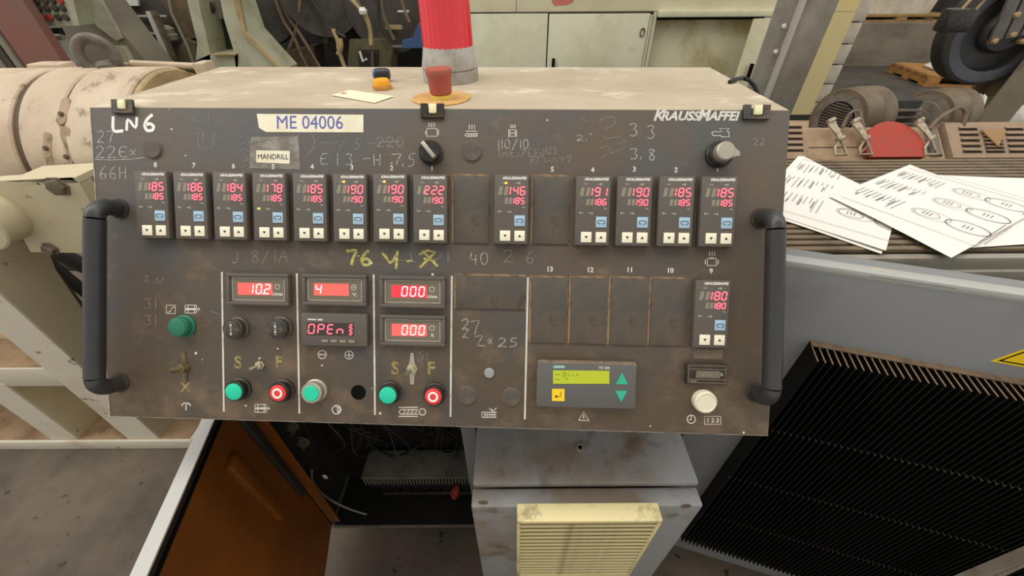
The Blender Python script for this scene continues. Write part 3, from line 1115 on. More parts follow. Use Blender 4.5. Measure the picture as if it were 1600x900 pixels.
note('white_paint', ('L', 174, 182, 21, 24, .0044), ('N', 196, 183, 20, 21, .0038), ('6', 223, 179, 21, 26, .0044))
note('chalk', ('27', 151, 204, 13, 19, .0014), ('22e', 149, 228, 15, 19, .0015), ('x', 202, 228, 13, 16, .0013))
note('chalk', ('66H', 155, 260, 13, 20, .0013))
strokes('chalk_line', 'chalk', [[(148, 249), (170, 250), (205, 249), (226, 246)]], .0012)
note('chalk', ('E', 499, 240, 16, 17, .0014), ('1', 525, 240, 12, 19, .0013), ('3', 540, 240, 12, 18, .0013), ('-', 566, 243, 14, 10, .0014), ('H', 583, 241, 13, 18, .0014), ('7', 611, 240, 18, 18, .0015), (',', 628, 244, 10, 14, .0014), ('5', 636, 240, 14, 20, .0014))
note('chalk_faint', ('S', 553, 216, 12, 17, .0013), ('-', 576, 220, 12, 8, .0014), ('220', 588, 214, 13, 16, .0018), ('-', 585, 215, 45, 14, .002))
strokes('chalk_scribble', 'chalk_faint', [[(376, 226), (384, 222)], [(388, 220), (394, 228), (400, 216), (404, 229), (420, 215), (428, 226), (440, 214)], [(386, 226), (430, 217)], [(374, 238), (384, 234), (392, 238), (386, 248), (378, 254), (388, 250), (396, 246)], [(378, 262), (386, 256), (380, 270), (390, 262)], [(486, 208), (492, 220), (490, 232), (480, 244)], [(500, 222), (520, 224), (540, 218), (530, 236)]], .0012)
strokes('chalk_scribble', 'chalk_faint', [[(310, 206), (310, 228), (320, 232), (333, 230), (335, 206)], [(317, 206), (318, 222)], [(300, 186), (312, 190)], [(326, 180), (327, 194)]], .0011)
note('chalk', ('110/10', 777, 218, 10, 15, .0013))
note('chalk_faint', ('linespeed', 778, 232, 8, 14, .0013), ('125', 852, 230, 7, 11, .0013), ('Rl', 828, 244, 9, 12, .0012), ('unt', 850, 243, 10, 11, .0011), ('7', 884, 243, 10, 12, .0013))
note('chalk', ('3', 982, 193, 16, 20, .0014), ('.', 1000, 196, 8, 14, .0014), ('3', 1010, 196, 14, 21, .0015), ('3', 983, 232, 15, 17, .0014), (',', 1000, 234, 8, 13, .0014), ('8', 1011, 233, 14, 18, .0015))
note('chalk', ('2', 900, 211, 12, 9, .0013), (".'", 914, 208, 12, 12, .0013))
strokes('chalk_scribble', 'chalk_faint', [[(936, 194), (940, 186), (955, 183), (963, 186), (958, 196), (945, 202)], [(942, 213), (948, 217), (970, 213)], [(937, 232), (950, 228), (956, 238), (940, 246)], [(955, 240), (978, 230), (968, 224), (980, 220)], [(905, 188), (912, 184), (916, 190)]], .0013)
note('chalk_faint', ('22', 1176, 216, 9, 11, .0012))
note('chalk_faint', ('31', 224, 466, 14, 16, .0013), ('31', 224, 492, 14, 16, .0012), ('z.u.', 224, 430, 12, 12, .0012))
note('chalk_faint', ('J', 362, 392, 14, 20, .0013), ('.8', 382, 391, 16, 20, .0013), ('/1A', 408, 388, 16, 22, .0012))
note('chalk_yellow', ('7', 540, 390, 20, 24, .0042), ('6', 562, 391, 20, 24, .0040), ('-', 634, 398, 12, 20, .0030))
strokes('paint_letters', 'chalk_yellow', [[(597, 395), (602, 400), (609, 411), (614, 408), (620, 397)], [(621, 392), (620, 405), (619, 420)]], .0040)
strokes('paint_scribble', 'chalk_yellow', [[(655, 398), (668, 391), (680, 394), (672, 402), (664, 410), (656, 418)], [(660, 392), (672, 404), (684, 416)], [(662, 404), (680, 408)]], .0034)
note('chalk_faint', ('1', 698, 392, 10, 16, .0013))
strokes('chalk_scribble', 'chalk_faint', [[(668, 394), (684, 393), (692, 396), (684, 405), (676, 407)], [(623, 406), (650, 409)], [(640, 394), (644, 404)], [(604, 386), (605, 392)]], .0012)
note('chalk', ('40', 733, 394, 14, 20, .0013))
note('chalk_faint', ('2', 785, 390, 18, 20, .0014), ('6', 820, 392, 16, 20, .0013), ('.', 848, 392, 10, 16, .0013))
note('chalk_faint', ('22b', 720, 287, 11, 14, .0012), ('-', 722, 318, 8, 10, .0013), ('Hi', 736, 321, 9, 12, .0015), (',', 745, 321, 8, 11, .0014), ('S', 754, 319, 8, 17, .0014))
note('chalk', ('2', 720, 498, 14, 17, .0014), ('7', 735, 500, 16, 22, .0012), ('2', 722, 512, 10, 16, .0012))
note('chalk', ('z', 740, 524, 20, 18, .0012), ('x', 762, 524, 9, 14, .0012), ('25', 777, 528, 15, 14, .0015))
note('chalk_faint', ('3', 716, 436, 7, 10, .0013), ('2', 720, 447, 7, 9, .0012))
note('chalk_faint', ('51', 653, 549, 10, 14, .0013))
strokes('chalk_line', 'chalk', [[(845, 441), (842, 450)]], .0010)
strokes('chalk_scribble', 'chalk_faint', [pc(765, 455, 14), [(756, 473), (768, 475)], [(330, 486), (345, 492)], [(478, 409), (490, 414)], [(466, 420), (476, 421)]], .0010)
# paint chips
for (x, y) in ((306, 552), (316, 562), (434, 545), (503, 571), (560, 400), (580, 411), (855, 188), (265, 171), (268, 202), (581, 607), (384, 634), (594, 646), (676, 429), (655, 444), (1162, 676), (1016, 666), (900, 302), (612, 255), (290, 243)):
    MB().lathe([(rnd.uniform(.0008, .0022), 0), (.0007, .0004), (.0001, .0004)], None, 7).build('paint_chip', 'white_print', con, KM @ Matrix.Translation((*pan(x, y), 0)))

# =================================================================== THINGS ON THE CONSOLE TOP
p = atz(705, 124, ZTOP)
bc = thing('warning_beacon', (p.x, p.y, ZTOP + .0005), 'red ribbed warning beacon on a grey conical base on the console top', 'warning light')
MB().lathe([(.0490, 0), (.0490, .016), (.0482, .0185)], None, 48).build('base_ring', 'beacon_grey', bc)
MB().lathe([(.0482, .0192), (.0490, .021), (.0425, .052), (.0415, .053)], None, 48).build('base_cone', 'beacon_grey', bc)
MB().lathe([(.0472, .0180), (.0472, .0200)], None, 48).build('gap_ring', 'black', bc)
pr = []
dome = MB()
seg = 120
prof = [(.0425, .050), (.0420, .056), (.0400, .12), (.0380, .160), (.033, .178), (.020, .188), (.0002, .190)]
vs, fs = [], []
for r, z in prof:
    for k_ in range(seg):
        a = 2 * math.pi * k_ / seg
        rr = r * (1 + (.022 if (k_ // 2) % 2 else 0) * (1 if .055 < z < .17 else 0))
        vs.append((rr * math.cos(a), rr * math.sin(a), z))
for i in range(len(prof) - 1):
    for k_ in range(seg):
        k2 = (k_ + 1) % seg
        fs.append((i * seg + k_, i * seg + k2, (i + 1) * seg + k2, (i + 1) * seg + k_))
dome._add(vs, fs)
dm = MATS['beacon_red'].node_tree.nodes['Principled BSDF']
dm.inputs['Coat Weight'].default_value = .6
dome.build('red_lens', 'beacon_red', bc)

p = atz(690, 154, ZTOP)
es = thing('emergency_stop_button', (p.x, p.y, ZTOP + .0005), 'faded red mushroom stop button on a round ochre disc in front of the beacon', 'stop button')
MB().lathe([(.0445, 0), (.0445, .0012), (.0001, .0013)], None, 48).build('disc', 'ochre_disc', es)
MB().lathe([(.0155, .001), (.0155, .006), (.013, .0065)], None, 32).build('collar', 'yellow_ring', es)
MB().lathe([(.0150, .0065), (.0165, .008), (.0178, .030), (.0192, .0325), (.0195, .037), (.0180, .0405), (.0001, .0412)], None, 36).build('mushroom_cap', 'estop', es)

p = atz(598, 139, ZTOP)
yp = thing('orange_plug', (p.x, p.y, ZTOP + .0005), 'small orange screw plug with an ochre hexagon flange lying on the console top', 'plug')
MB().lathe([(.0165, 0), (.0168, .002), (.0160, .0055), (.012, .006)], None, 6).build('hexagon_flange', 'ochre', yp)
MB().lathe([(.0128, .0055), (.0130, .012), (.0115, .0145), (.0001, .0148)], None, 28).build('cap', 'orange_cap', yp)
p = atz(599, 127, ZTOP)
bp_ = thing('black_knob', (p.x, p.y, ZTOP + .0005), 'small black knob with a blue end lying behind the orange plug', 'knob')
q = Matrix.Translation((0, 0, .0105)) @ Matrix.Rotation(math.radians(90), 4, 'Y')
MB().lathe([(.004, -.012), (.0090, -.011), (.0100, -.006), (.0100, .008), (.0075, .013), (.0001, .014)], q, 20).build('knob_body', 'black_blue', bp_)
MB().lathe([(.0058, -.015), (.0075, -.0145), (.0080, -.011)], q, 20).build('blue_end', 'blue', bp_)
pp = [atz(*c, ZTOP + .001) for c in ((518, 149), (546, 141), (615, 151), (585, 161))]
cd = thing('paper_card', (sum(v.x for v in pp) / 4, sum(v.y for v in pp) / 4, ZTOP + .0006), 'cream paper card lying flat on the console top', 'card')
wpart(MB().ext([v for v in pp], (0, 0, .0006)), 'sheet', 'card', cd)
m_ = [atz(*c, ZTOP + .0017) for c in ((531, 145.5), (537, 144), (543, 146), (536, 147))]
wpart(MB().ext(m_, (0, 0, .0002)), 'stamp_mark', 'card_mark', cd)

# cable over the right rear edge
pts = [atz(1140, 128, ZTOP + .003), atz(1150, 124, ZTOP + .005), aty(1160, 122, .84), aty(1170, 125, .83), aty(1178, 133, .83), aty(1184, 145, .82), aty(1190, 160, .84)]
tag(MB().tube(pts, .0035, 10).build('cable', 'wire_black'), 'short black cable curling over the right rear edge of the console', 'cable')

# =================================================================== PEDESTAL CABINET
Zp = .80
pd = thing('pedestal_cabinet', (.13, .45, 0), 'grey steel pedestal cabinet with a cream filter grille on its door', 'cabinet')
x0, x1 = -.074, .338
MP = Matrix.Translation((0, 0, 0))
wpart(MB().bounds(x0 + .004, x1 - .004, .335, .70, .02, Zp - .012, bev=.004), 'body', 'ped_grey', pd)
wpart(MB().bounds(x0, x1, .318, .70, Zp - .014, Zp, bev=.005), 'roof', 'ped_grey', pd)
dr = wpart(MB().bounds(x0 - .002, x1 + .002, .288, .322, .04, Zp - .022, bev=.004), 'door', 'ped_grey', pd)
for px_, py_ in ((755, 785), (1072, 791)):
    c = aty(px_, py_, .288)
    q = Matrix.Translation((c.x, .2885, c.z)) @ Matrix.Rotation(math.radians(90), 4, 'X')
    MB().lathe([(.0085, 0), (.0085, .0008), (.006, .001), (.0001, .0008)], q, 16).build('hole_plug', 'worn_steel', dr)
c = atz(906, 701, Zp)
MB().lathe([(.0075, 0), (.0075, .006), (.0045, .006), (.0045, .001), (.0001, .001)], Matrix.Translation((c.x, c.y, Zp)) @ Matrix.Translation(-pd.location), 20).build('socket', 'silver', pd)
MB().lathe([(.0046, .0005), (.0046, .0035), (.0001, .0036)], Matrix.Translation((c.x, c.y, Zp)) @ Matrix.Translation(-pd.location), 16).build('socket_hole', 'black', pd)
# filter grille on the door
gx0, gx1 = .006, .254
gz1 = aty(807, 784, .288).z - .006
gz0 = aty(806, 896, .262).z
fr = MB()
fy0, fy1 = .258, .288
fr.bounds(gx0, gx1, fy0, fy1, gz1 - .012, gz1, bev=.002)
fr.bounds(gx0, gx0 + .006, fy0, fy1, gz0, gz1 - .012, bev=.001)
fr.bounds(gx1 - .006, gx1, fy0, fy1, gz0, gz1 - .012, bev=.001)
fr.bounds(gx0, gx1, fy0, fy1, gz0 - .010, gz0, bev=.001)
g = fr.build('filter_grille', 'fan_cream', pd, Matrix.Translation(-pd.location))
MB().bounds(gx0 + .006, gx1 - .006, fy0 + .0045, fy1, gz0, gz1 - .012).build('filter_mat', 'fan_dark', g)
n = 16
stp = (gz1 - .012 - gz0) / n
sl = MB().bounds(gx0 + .006, gx1 - .006, fy0 + .0005, fy0 + .0035, 0, stp * .44, bev=.0006).mesh('slat', 'fan_cream')
for k_ in range(n):
    put('slat', sl, g, Matrix.Translation((0, 0, gz0 + stp * k_ + .001)))

# =================================================================== OPEN SWITCH CABINET UNDER THE CONSOLE
HB = Vector((-.591, .494, .12))          # hinge foot
ocx1 = -.118
oc = thing('open_switch_cabinet', (-.35, .66, 0), 'open low switch cabinet under the console with dark wiring inside and an orange-painted door', 'cabinet')
cy0, cy1 = .496, .86
zt_ = .845
MB_ = MB()
MB_.bounds(-.60, ocx1, cy1 - .004, cy1, .10, zt_)
MB_.bounds(-.605, -.60, cy0, cy1, .10, zt_)
MB_.bounds(ocx1, ocx1 + .004, cy0, cy1, .10, zt_)
wpart(MB_, 'shell', 'dark_steel', oc, False)
wpart(MB().bounds(-.605, ocx1 + .004, cy0 - .004, cy1, .096, .108, bev=.001), 'sill', 'duct_grey', oc)
wpart(MB().bounds(-.605, ocx1 + .004, cy0, cy1, zt_, zt_ + .006, bev=.001), 'lid', 'ped_grey', oc)
wpart(MB().bounds(ocx1 - .002, ocx1 + .032, cy0 - .012, cy0 + .004, .02, zt_ + .002, bev=.002), 'front_post', 'house_grey', oc)
wpart(MB().bounds(-.59, ocx1, cy0 + .05, cy1, .0, .096), 'plinth', 'dark_steel', oc)
# orange frame flange behind the hinge
wpart(MB().bounds(-.594, -.562, cy0, cy0 + .004, .14, .80, bev=.001), 'frame_flange', 'orange_paint', oc)
wpart(MB().bounds(-.40, -.17, cy0 + .004, cy0 + .012, .815, .838), 'top_flange', 'orange_paint', oc)
# door
dd = Vector((.2, -.98, 0)).normalized()
dn = Vector((.98, .2, 0)).normalized()
DW, DH = .60, zt_ - .12
DM = Matrix((dd, dn, Vector((0, 0, 1)))).transposed().to_4x4()
DM.translation = HB - dn * .004
DK = Matrix.Translation(-oc.location) @ DM
door = MB().box((DW / 2, -.003, DH / 2), (DW, .006, DH)).build('door', 'orange_paint', oc, DK)
MB().bounds(0, DW, -.024, 0, DH, DH + .003).build('door_edge', 'door_grey', door)
MB().bounds(0, DW, -.024, -.0065, 0, DH - .001).build('outer_skin', 'door_grey', door)
MB().bounds(0, DW, .0, .006, DH - .014, DH - .002).build('seal_strip', 'black', door)
MB().box((.115, .008, DH - .21), (.028, .016, .26), None, .002).build('stiffener', 'orange_paint', door)
MB().box((.020, .006, DH - .25), (.020, .012, .40), None, .002).build('hinge_strip', 'dark_steel', door)
# wiring trough and rails
a, b_ = -.47, ocx1 - .006
yf_ = .555
tz = aty(640, 747, yf_).z
yr_ = atz(640, 703, tz).y
wpart(MB().bounds(-.59, ocx1, yr_ + .012, yr_ + .018, .108, zt_), 'mounting_plate', 'wire_black', oc)  # interior parts use black so the cabinet's shade sits in their colour
wpart(MB().bounds(-.59, ocx1, cy0, yr_ + .012, .108, .112), 'floor_plate', 'wire_black', oc)
wpart(MB().bounds(a, b_, yf_, yr_, tz - .008, tz, bev=.002), 'trough_lid', 'duct_grey', oc)
wpart(MB().bounds(a, b_, yf_ + .02, yr_, tz - .11, tz - .008), 'trough_body', 'wire_black', oc)
tooth = MB().bounds(-.0020, .0020, yf_ + .001, yf_ + .006, tz - .045, tz - .008).mesh('trough_tooth', 'duct_grey')
nt_ = 34
for k_ in range(nt_):
    put('trough_tooth', tooth, oc, Matrix.Translation(-oc.location) @ Matrix.Translation((a + .006 + (b_ - a - .012) * k_ / (nt_ - 1), 0, 0)))
for yy in (772, 788):
    zz = aty(640, yy, .575).z
    wpart(MB().bounds(a + .03, b_, .575, .583, zz - .008, zz + .006, bev=.002), 'mounting_rail', 'dark_steel', oc)
for k_ in range(9):
    wpart(MB().box((a + .04 + k_ * .034, .60, .22), (.028, .035, .12), None, .003), 'terminal_block', 'wire_black', oc)
c = aty(713, 770, .56)
q = MB().cyl((c.x + .004, .56, c.z + .035), (c.x - .004, .56, c.z + .002), .009, .010).cyl((c.x - .004, .56, c.z + .004), (c.x - .005, .56, c.z - .003), .015).cyl((c.x - .005, .56, c.z), (c.x - .009, .56, c.z - .030), .010, .009)
wpart(q, 'red_connector', 'red_plug', oc)
rw = random.Random(5)
pts = [aty(487, 735, .53), aty(490, 755, .53), aty(515, 780, .53), aty(560, 800, .53), aty(620, 812, .525), aty(690, 812, .525), aty(730, 809, .53)]


def smooth(pts, n=6):
    out = []
    for i in range(len(pts) - 1):
        p0, p1, p2, p3 = pts[max(i - 1, 0)], pts[i], pts[i + 1], pts[min(i + 2, len(pts) - 1)]
        for k in range(n):
            t = k / n
            out.append(.5 * ((2 * p1) + (p2 - p0) * t + (2 * p0 - 5 * p1 + 4 * p2 - p3) * t * t + (3 * p1 - p0 - 3 * p2 + p3) * t ** 3))
    out.append(pts[-1])
    return out


wpart(MB().tube(smooth(pts), .0035, 8), 'cable', 'wire_grey', oc)
for k_ in range(26):
    xa = rw.uniform(-.56, ocx1 - .04)
    p0 = Vector((xa, rw.uniform(.56, yr_), .72 + rw.uniform(0, .1)))
    p3 = Vector((min(ocx1 - .02, max(-.57, xa + rw.uniform(-.16, .16))), rw.uniform(yr_ - .05, yr_), tz + rw.uniform(.004, .06)))
    m1 = p0.lerp(p3, .35) + Vector((rw.uniform(-.06, .06), rw.uniform(-.04, .02), -.03))
    m2 = p0.lerp(p3, .7) + Vector((rw.uniform(-.06, .06), rw.uniform(-.04, .02), -.02))
    for v in (m1, m2):
        v.x = min(ocx1 - .02, max(-.57, v.x))
    wpart(MB().tube(smooth([p0, m1, m2, p3], 5), rw.uniform(.002, .004), 6), 'wire', rw.choice(['wire_black', 'wire_black', 'wire_black', 'dark_steel', 'dark_steel', 'bg_dark']), oc)
for (px_, py_, r_) in ((470, 690, .022), (455, 665, .018)):
    c = aty(px_, py_, .58)
    q = MB()
    for j in range(4):
        q.tube([c + Vector((r_ * (1 - .12 * j) * math.cos(t_), -.006 * j, r_ * (1 - .12 * j) * math.sin(t_))) for t_ in [2 * math.pi * i / 20 for i in range(20)]], .0035, 6, closed=True)
    wpart(q, 'coiled_cable', 'bg_olive', oc)
c = aty(508, 745, .55)
wpart(MB().box((c.x, .55, c.z), (.012, .002, .022), None, .0005), 'cable_tag', 'label_cream', oc)

# =================================================================== RIGHT MACHINE: RIBBED TABLE
S_ = .728
TZ = 1.125
tb = thing('ribbed_table', (.95, .70, 0), 'brown ribbed machine table with a grey front rim to the right of the console', 'machine table')
ya = atz(1235, 249, TZ).y
yb = atz(1235, 392, TZ).y
tx0, tx1 = .412, 1.75
nR = 22
pit = (ya - yb) / nR
wpart(MB().bounds(tx0, tx1, yb - .004, ya + .002, TZ - .05, TZ - .010), 'bed', 'rib_dark', tb)
rib = MB().box(((tx0 + tx1) / 2, 0, TZ - .005), (tx1 - tx0, pit * .62, .010), None, .002).mesh('rib', 'rib_brown')
for k_ in range(nR):
    put('rib', rib, tb, Matrix.Translation(-tb.location) @ Matrix.Translation((0, yb + pit * (k_ + .5), 0)))
wpart(MB().bounds(tx0, tx1, yb - .020, yb - .002, TZ - .06, TZ - .004, bev=.007), 'front_rim', 'table_grey', tb)
wpart(MB().bounds(tx0, tx1, yb - .026, yb + .01, TZ - .10, TZ - .030, bev=.004), 'front_ledge', 'table_grey', tb)
wpart(MB().bounds(tx0 + .02, tx1, yb + .02, ya + .17, 0, TZ - .05), 'base', 'dark_steel', tb)

# papers
def sheet(name, pts, z, label, group, drawn, rows=3):
    P_ = [atz(*c, z) for c in pts]
    t = thing(name, sum(P_, Vector()) / 4, label, 'paper', group)
    b = MB()
    N_ = 8
    vs, fs = [], []
    for i in range(N_ + 1):
        for j in range(N_ + 1):
            u, v = i / N_, j / N_
            p = P_[0].lerp(P_[1], u).lerp(P_[3].lerp(P_[2], u), v)
            p = p + Vector((0, 0, .0012 * math.sin(u * 5 + z * 900) * math.sin(v * 4)))
            vs.append(p)
    n_ = len(vs)
    vs += [v - Vector((0, 0, .0005)) for v in vs]
    W1 = N_ + 1
    for i in range(N_):
        for j in range(N_):
            q = (i * W1 + j, (i + 1) * W1 + j, (i + 1) * W1 + j + 1, i * W1 + j + 1)
            fs.append(q)
            fs.append(tuple(n_ + k for k in reversed(q)))
    for i in range(N_):
        for (a_, c_) in ((i, i + 1), (N_ * W1 + i, N_ * W1 + i + 1), (i * W1, (i + 1) * W1), (i * W1 + N_, (i + 1) * W1 + N_)):
            fs.append((a_, c_, n_ + c_, n_ + a_))
    b._add(vs, fs)
    wpart(b, 'sheet', 'paper', t)
    if drawn:
        ex = (P_[1] - P_[0])
        ey = (P_[3] - P_[0])
        def pp_(u, v):
            return P_[0] + ex * u + ey * v + Vector((0, 0, .0018))
        k1, k2 = MB(), MB()
        nz = Vector((0, 0, 1))
        exn = ex.normalized()
        eyn = ey.normalized()
        FM = Matrix((exn, nz.cross(exn) * (1 if nz.cross(exn).dot(eyn) > 0 else -1), nz)).transposed().to_4x4()
        FM.translation = P_[0] + Vector((0, 0, .0016))
        lx, ly = ex.length, ey.length
        for line in ([(.04, .05), (.04, .95)], [(.10, .05), (.10, .95)]):
            k1.ribbon([(lx * p[0], ly * p[1]) for p in line], .0009, 0, .0002, FM)
        r2 = random.Random(11)
        for r_ in range(rows):
            xx = .17 + r_ * .26
            for q in range(10):
                L_ = r2.uniform(.05, .18)
                k2.ribbon([(lx * xx, ly * (.06 + q * .034)), (lx * (xx + L_), ly * (.06 + q * .034))], .0011, 0, .0002, FM)
            tt = [2 * math.pi * i / 22 for i in range(22)]
            xm = lx * (xx + .07)
            k1.ribbon([(xm + .017 * math.cos(t_), ly * .55 + .021 * math.sin(t_)) for t_ in tt], .0008, 0, .0002, FM, closed=True)
            k2.ribbon([(xm + .023 * math.cos(t_), ly * .55 + .007 + .032 * math.sin(t_)) for t_ in tt], .0007, 0, .0002, FM, closed=True)
            k1.ribbon([(xm + .025 * math.cos(t_), ly * .80 + .033 * math.sin(t_)) for t_ in tt], .0015, 0, .0002, FM, closed=True)
            for cy_ in (.55, .80):
                for d_ in (-.006, 0, .006):
                    k1.ribbon([(xm - .009, ly * cy_ + d_), (xm + .006, ly * cy_ + d_)], .0012, 0, .0002, FM)
            for q in range(4):
                k1.ribbon([(lx * (xx + .02 + r2.uniform(0, .1)), ly * (.08 + q * .08)), (lx * (xx + .14), ly * (.08 + q * .08))], .0016, 0, .0002, FM)
        for q in (.925, .955):
            k1.ribbon([(lx * .1, ly * q), (lx * .32, ly * q)], .0010, 0, .0002, FM)
            k1.ribbon([(lx * .55, ly * q), (lx * .9, ly * q)], .0010, 0, .0002, FM)
        k2.ribbon([(lx * .95, ly * .05), (lx * .95, ly * .95)], .0008, 0, .0002, FM)
        wpart(k1, 'drawing', 'paper_ink', t)
        wpart(k2, 'printed_lines', 'paper_faint', t)
    return t


gp = 'drawing sheets on the ribbed table'
sheet('drawing_sheet', [(1180, 285), (1180, 330), (1378, 396), (1384, 372)], TZ + .002, 'lowest white drawing sheet of the left pile, showing only its edge', gp, False)
sheet('drawing_sheet', [(1250, 241), (1175, 322), (1384, 392), (1405, 318)], TZ + .005, 'white drawing sheet with rings lying half under the front sheet beside the console', gp, True)
sheet('drawing_sheet', [(1440, 272), (1500, 388), (1760, 372), (1640, 280)], TZ + .0035, 'white drawing sheet at the right frame edge, mostly covered by the front sheet', gp, False)
sheet('drawing_sheet', [(1422, 257), (1296, 307), (1487, 402), (1618, 331)], TZ + .0095, 'topmost white drawing sheet lying slantwise with its corner over the table rim', gp, True)

# louvred sloping covers, latches, red disc behind the table
CY = ya + .004
SL = Vector((0, .079, .064)).normalized()
SN = Vector((1, 0, 0)).cross(SL)                   # outward, towards the viewer
SO = Vector((0, CY, TZ))
IM = Matrix((Vector((1, 0, 0)), SL, SN)).transposed().to_4x4()
IM.translation = SO
SH = .102


def inc(x, y, o=0.):
    p = onplane(x, y, SO + SN * o, SN) - SO
    return p.x, p.dot(SL)


def cover(root, x0, x1, m, o=0., sh=SH):
    pr_ = [SO + SN * o, SO + SL * sh + SN * o, SO + SL * sh + SN * o + Vector((0, .012, 0)), Vector((0, CY + .165, TZ - .049)), Vector((0, CY, TZ - .049))]
    return wpart(MB().ext([Vector((x0, 0, 0)) + p for p in pr_], (x1 - x0, 0, 0)), 'cover', m, root)


def louvres(root, cols, n):
    K_ = Matrix.Translation(-root.location) @ IM
    for (pa, pb) in cols:
        (xa_, ya_), (xb_, yb2) = inc(*pa), inc(*pb)
        for r_ in range(n):
            t_ = r_ / (n - 1)
            x_ = xa_ + (xb_ - xa_) * t_
            y_ = ya_ + (yb2 - ya_) * t_
            MB().bounds(x_, x_ + .050, y_ - .0022, y_ + .0022, .0, .0012).build('slot', 'slot_dark', root, K_)
            MB().ext([Vector((x_, y_ + .0095, .0)), Vector((x_, y_ + .0020, .006)), Vector((x_, y_ + .0020, .0048)), Vector((x_, y_ + .0075, .0))], (.050, 0, 0)).build('louvre', 'cover_brown', root, K_)


lc = thing('louvred_cover', (1.5, CY + .05, TZ), 'brown louvred sheet cover with a small triangle plate at the right of the table', 'machine cover', 'louvred covers behind the table')
cover(lc, inc(1490, 247)[0], inc(1490, 247)[0] + .62, 'cover_brown')
louvres(lc, (((1498, 203), (1505, 238)), ((1536, 215), (1541, 238)), ((1570, 203), (1577, 238)), ((1606, 203), (1613, 238))), 5)
t3 = [inc(1533, 203, .006), inc(1571, 202, .006), inc(1560, 229, .006)]
MB().prism(t3, .004, .007).build('triangle_plate', 'tri_brown', lc, Matrix.Translation(-lc.location) @ IM)
lc2 = thing('louvred_cover', (.74, CY + .05, TZ), 'brown louvred sheet cover half hidden behind the right edge of the console', 'machine cover', 'louvred covers behind the table')
cover(lc2, .62, inc(1261, 246)[0], 'cover_brown')
louvres(lc2, (((1224, 200), (1226, 236)),), 5)
mc = thing('sheet_cover', (1.0, CY + .05, TZ), 'plain brown sheet cover with three toggle latches and a red disc behind the papers', 'machine cover')
cover(mc, inc(1262, 246)[0] + .003, inc(1488, 247)[0] - .004, 'cover_plain', -.012, SH - .006)
MK = Matrix.Translation(-mc.location) @ IM
xs_, ys2 = inc(1264, 231, -.011)
MB().bounds(xs_, xs_ + .15, ys2, ys2 + .002, -.0125, -.011).build('seam', 'slot_dark', mc, MK)
# pale rounded strap at the right end
xa_, xb_ = inc(1452, 225)[0], inc(1488, 247)[0] - .005
MB().tube([((xa_ + xb_) / 2, .012, -.026), ((xa_ + xb_) / 2, .098, -.026)], (xb_ - xa_) / 2 * .98, 28).build('rounded_end', 'motor_face', mc, MK)
dcx, dcy = inc(1396, 226, .0)
MB().prism([(dcx + .080 * math.cos(math.radians(q_)), max(.0015, dcy - .012 + .080 * math.sin(math.radians(q_)))) for q_ in range(0, 360, 8) if dcy - .012 + .080 * math.sin(math.radians(q_)) > -.012], -.010, .004).build('red_disc', 'red_disc', mc, MK)
for (xt, xb2) in ((1300, 1308), (1338, 1347), (1436, 1448)):
    a_ = Vector((*inc(xt - 8, 196), 0)) + Vector((0, 0, .012))
    b2 = Vector((*inc(xb2, 220), 0)) + Vector((0, 0, .010))
    c_ = Vector((*inc(xb2 + 2, 238), 0)) + Vector((0, 0, .006))
    lt = MB()
    dx_ = (b2 - a_).normalized()
    sd_ = Vector((-dx_.y, dx_.x, 0)).normalized()
    lt.ext([a_ - sd_ * .012, a_ + sd_ * .012, b2 + sd_ * .006, b2 - sd_ * .006], (0, 0, .004))
    lt.ext([a_ - sd_ * .012, a_ + sd_ * .012, a_ + sd_ * .010 - dx_ * .008, a_ - sd_ * .010 - dx_ * .008], (0, 0, .010))
    lt.tube([b2, c_ + Vector((-.013, .010, 0)), c_ + Vector((-.015, -.010, 0)), c_ + Vector((.015, -.010, 0)), c_ + Vector((.013, .010, 0)), b2], .0036, 8)
    lt.cyl(b2 - sd_ * .010, b2 + sd_ * .010, .007)
    lt.build('toggle_latch', 'latch', mc, MK)
hp = [Vector((*inc(x_, y_), o_)) for x_, y_, o_ in ((1316, 200, .0), (1322, 182, .012), (1336, 179, .012), (1346, 205, .008), (1352, 228, .006), (1345, 238, .0))]


def smooth(pts, n=6):
    out = []
    for i in range(len(pts) - 1):
        p0, p1, p2, p3 = pts[max(i - 1, 0)], pts[i], pts[i + 1], pts[min(i + 2, len(pts) - 1)]
        for k in range(n):
            t = k / n
            out.append(.5 * ((2 * p1) + (p2 - p0) * t + (2 * p0 - 5 * p1 + 4 * p2 - p3) * t * t + (3 * p1 - p0 - 3 * p2 + p3) * t ** 3))
    out.append(pts[-1])
    return out


MB().tube(smooth(hp), .0036, 8).build('copper_pipe', 'hose', mc, MK)

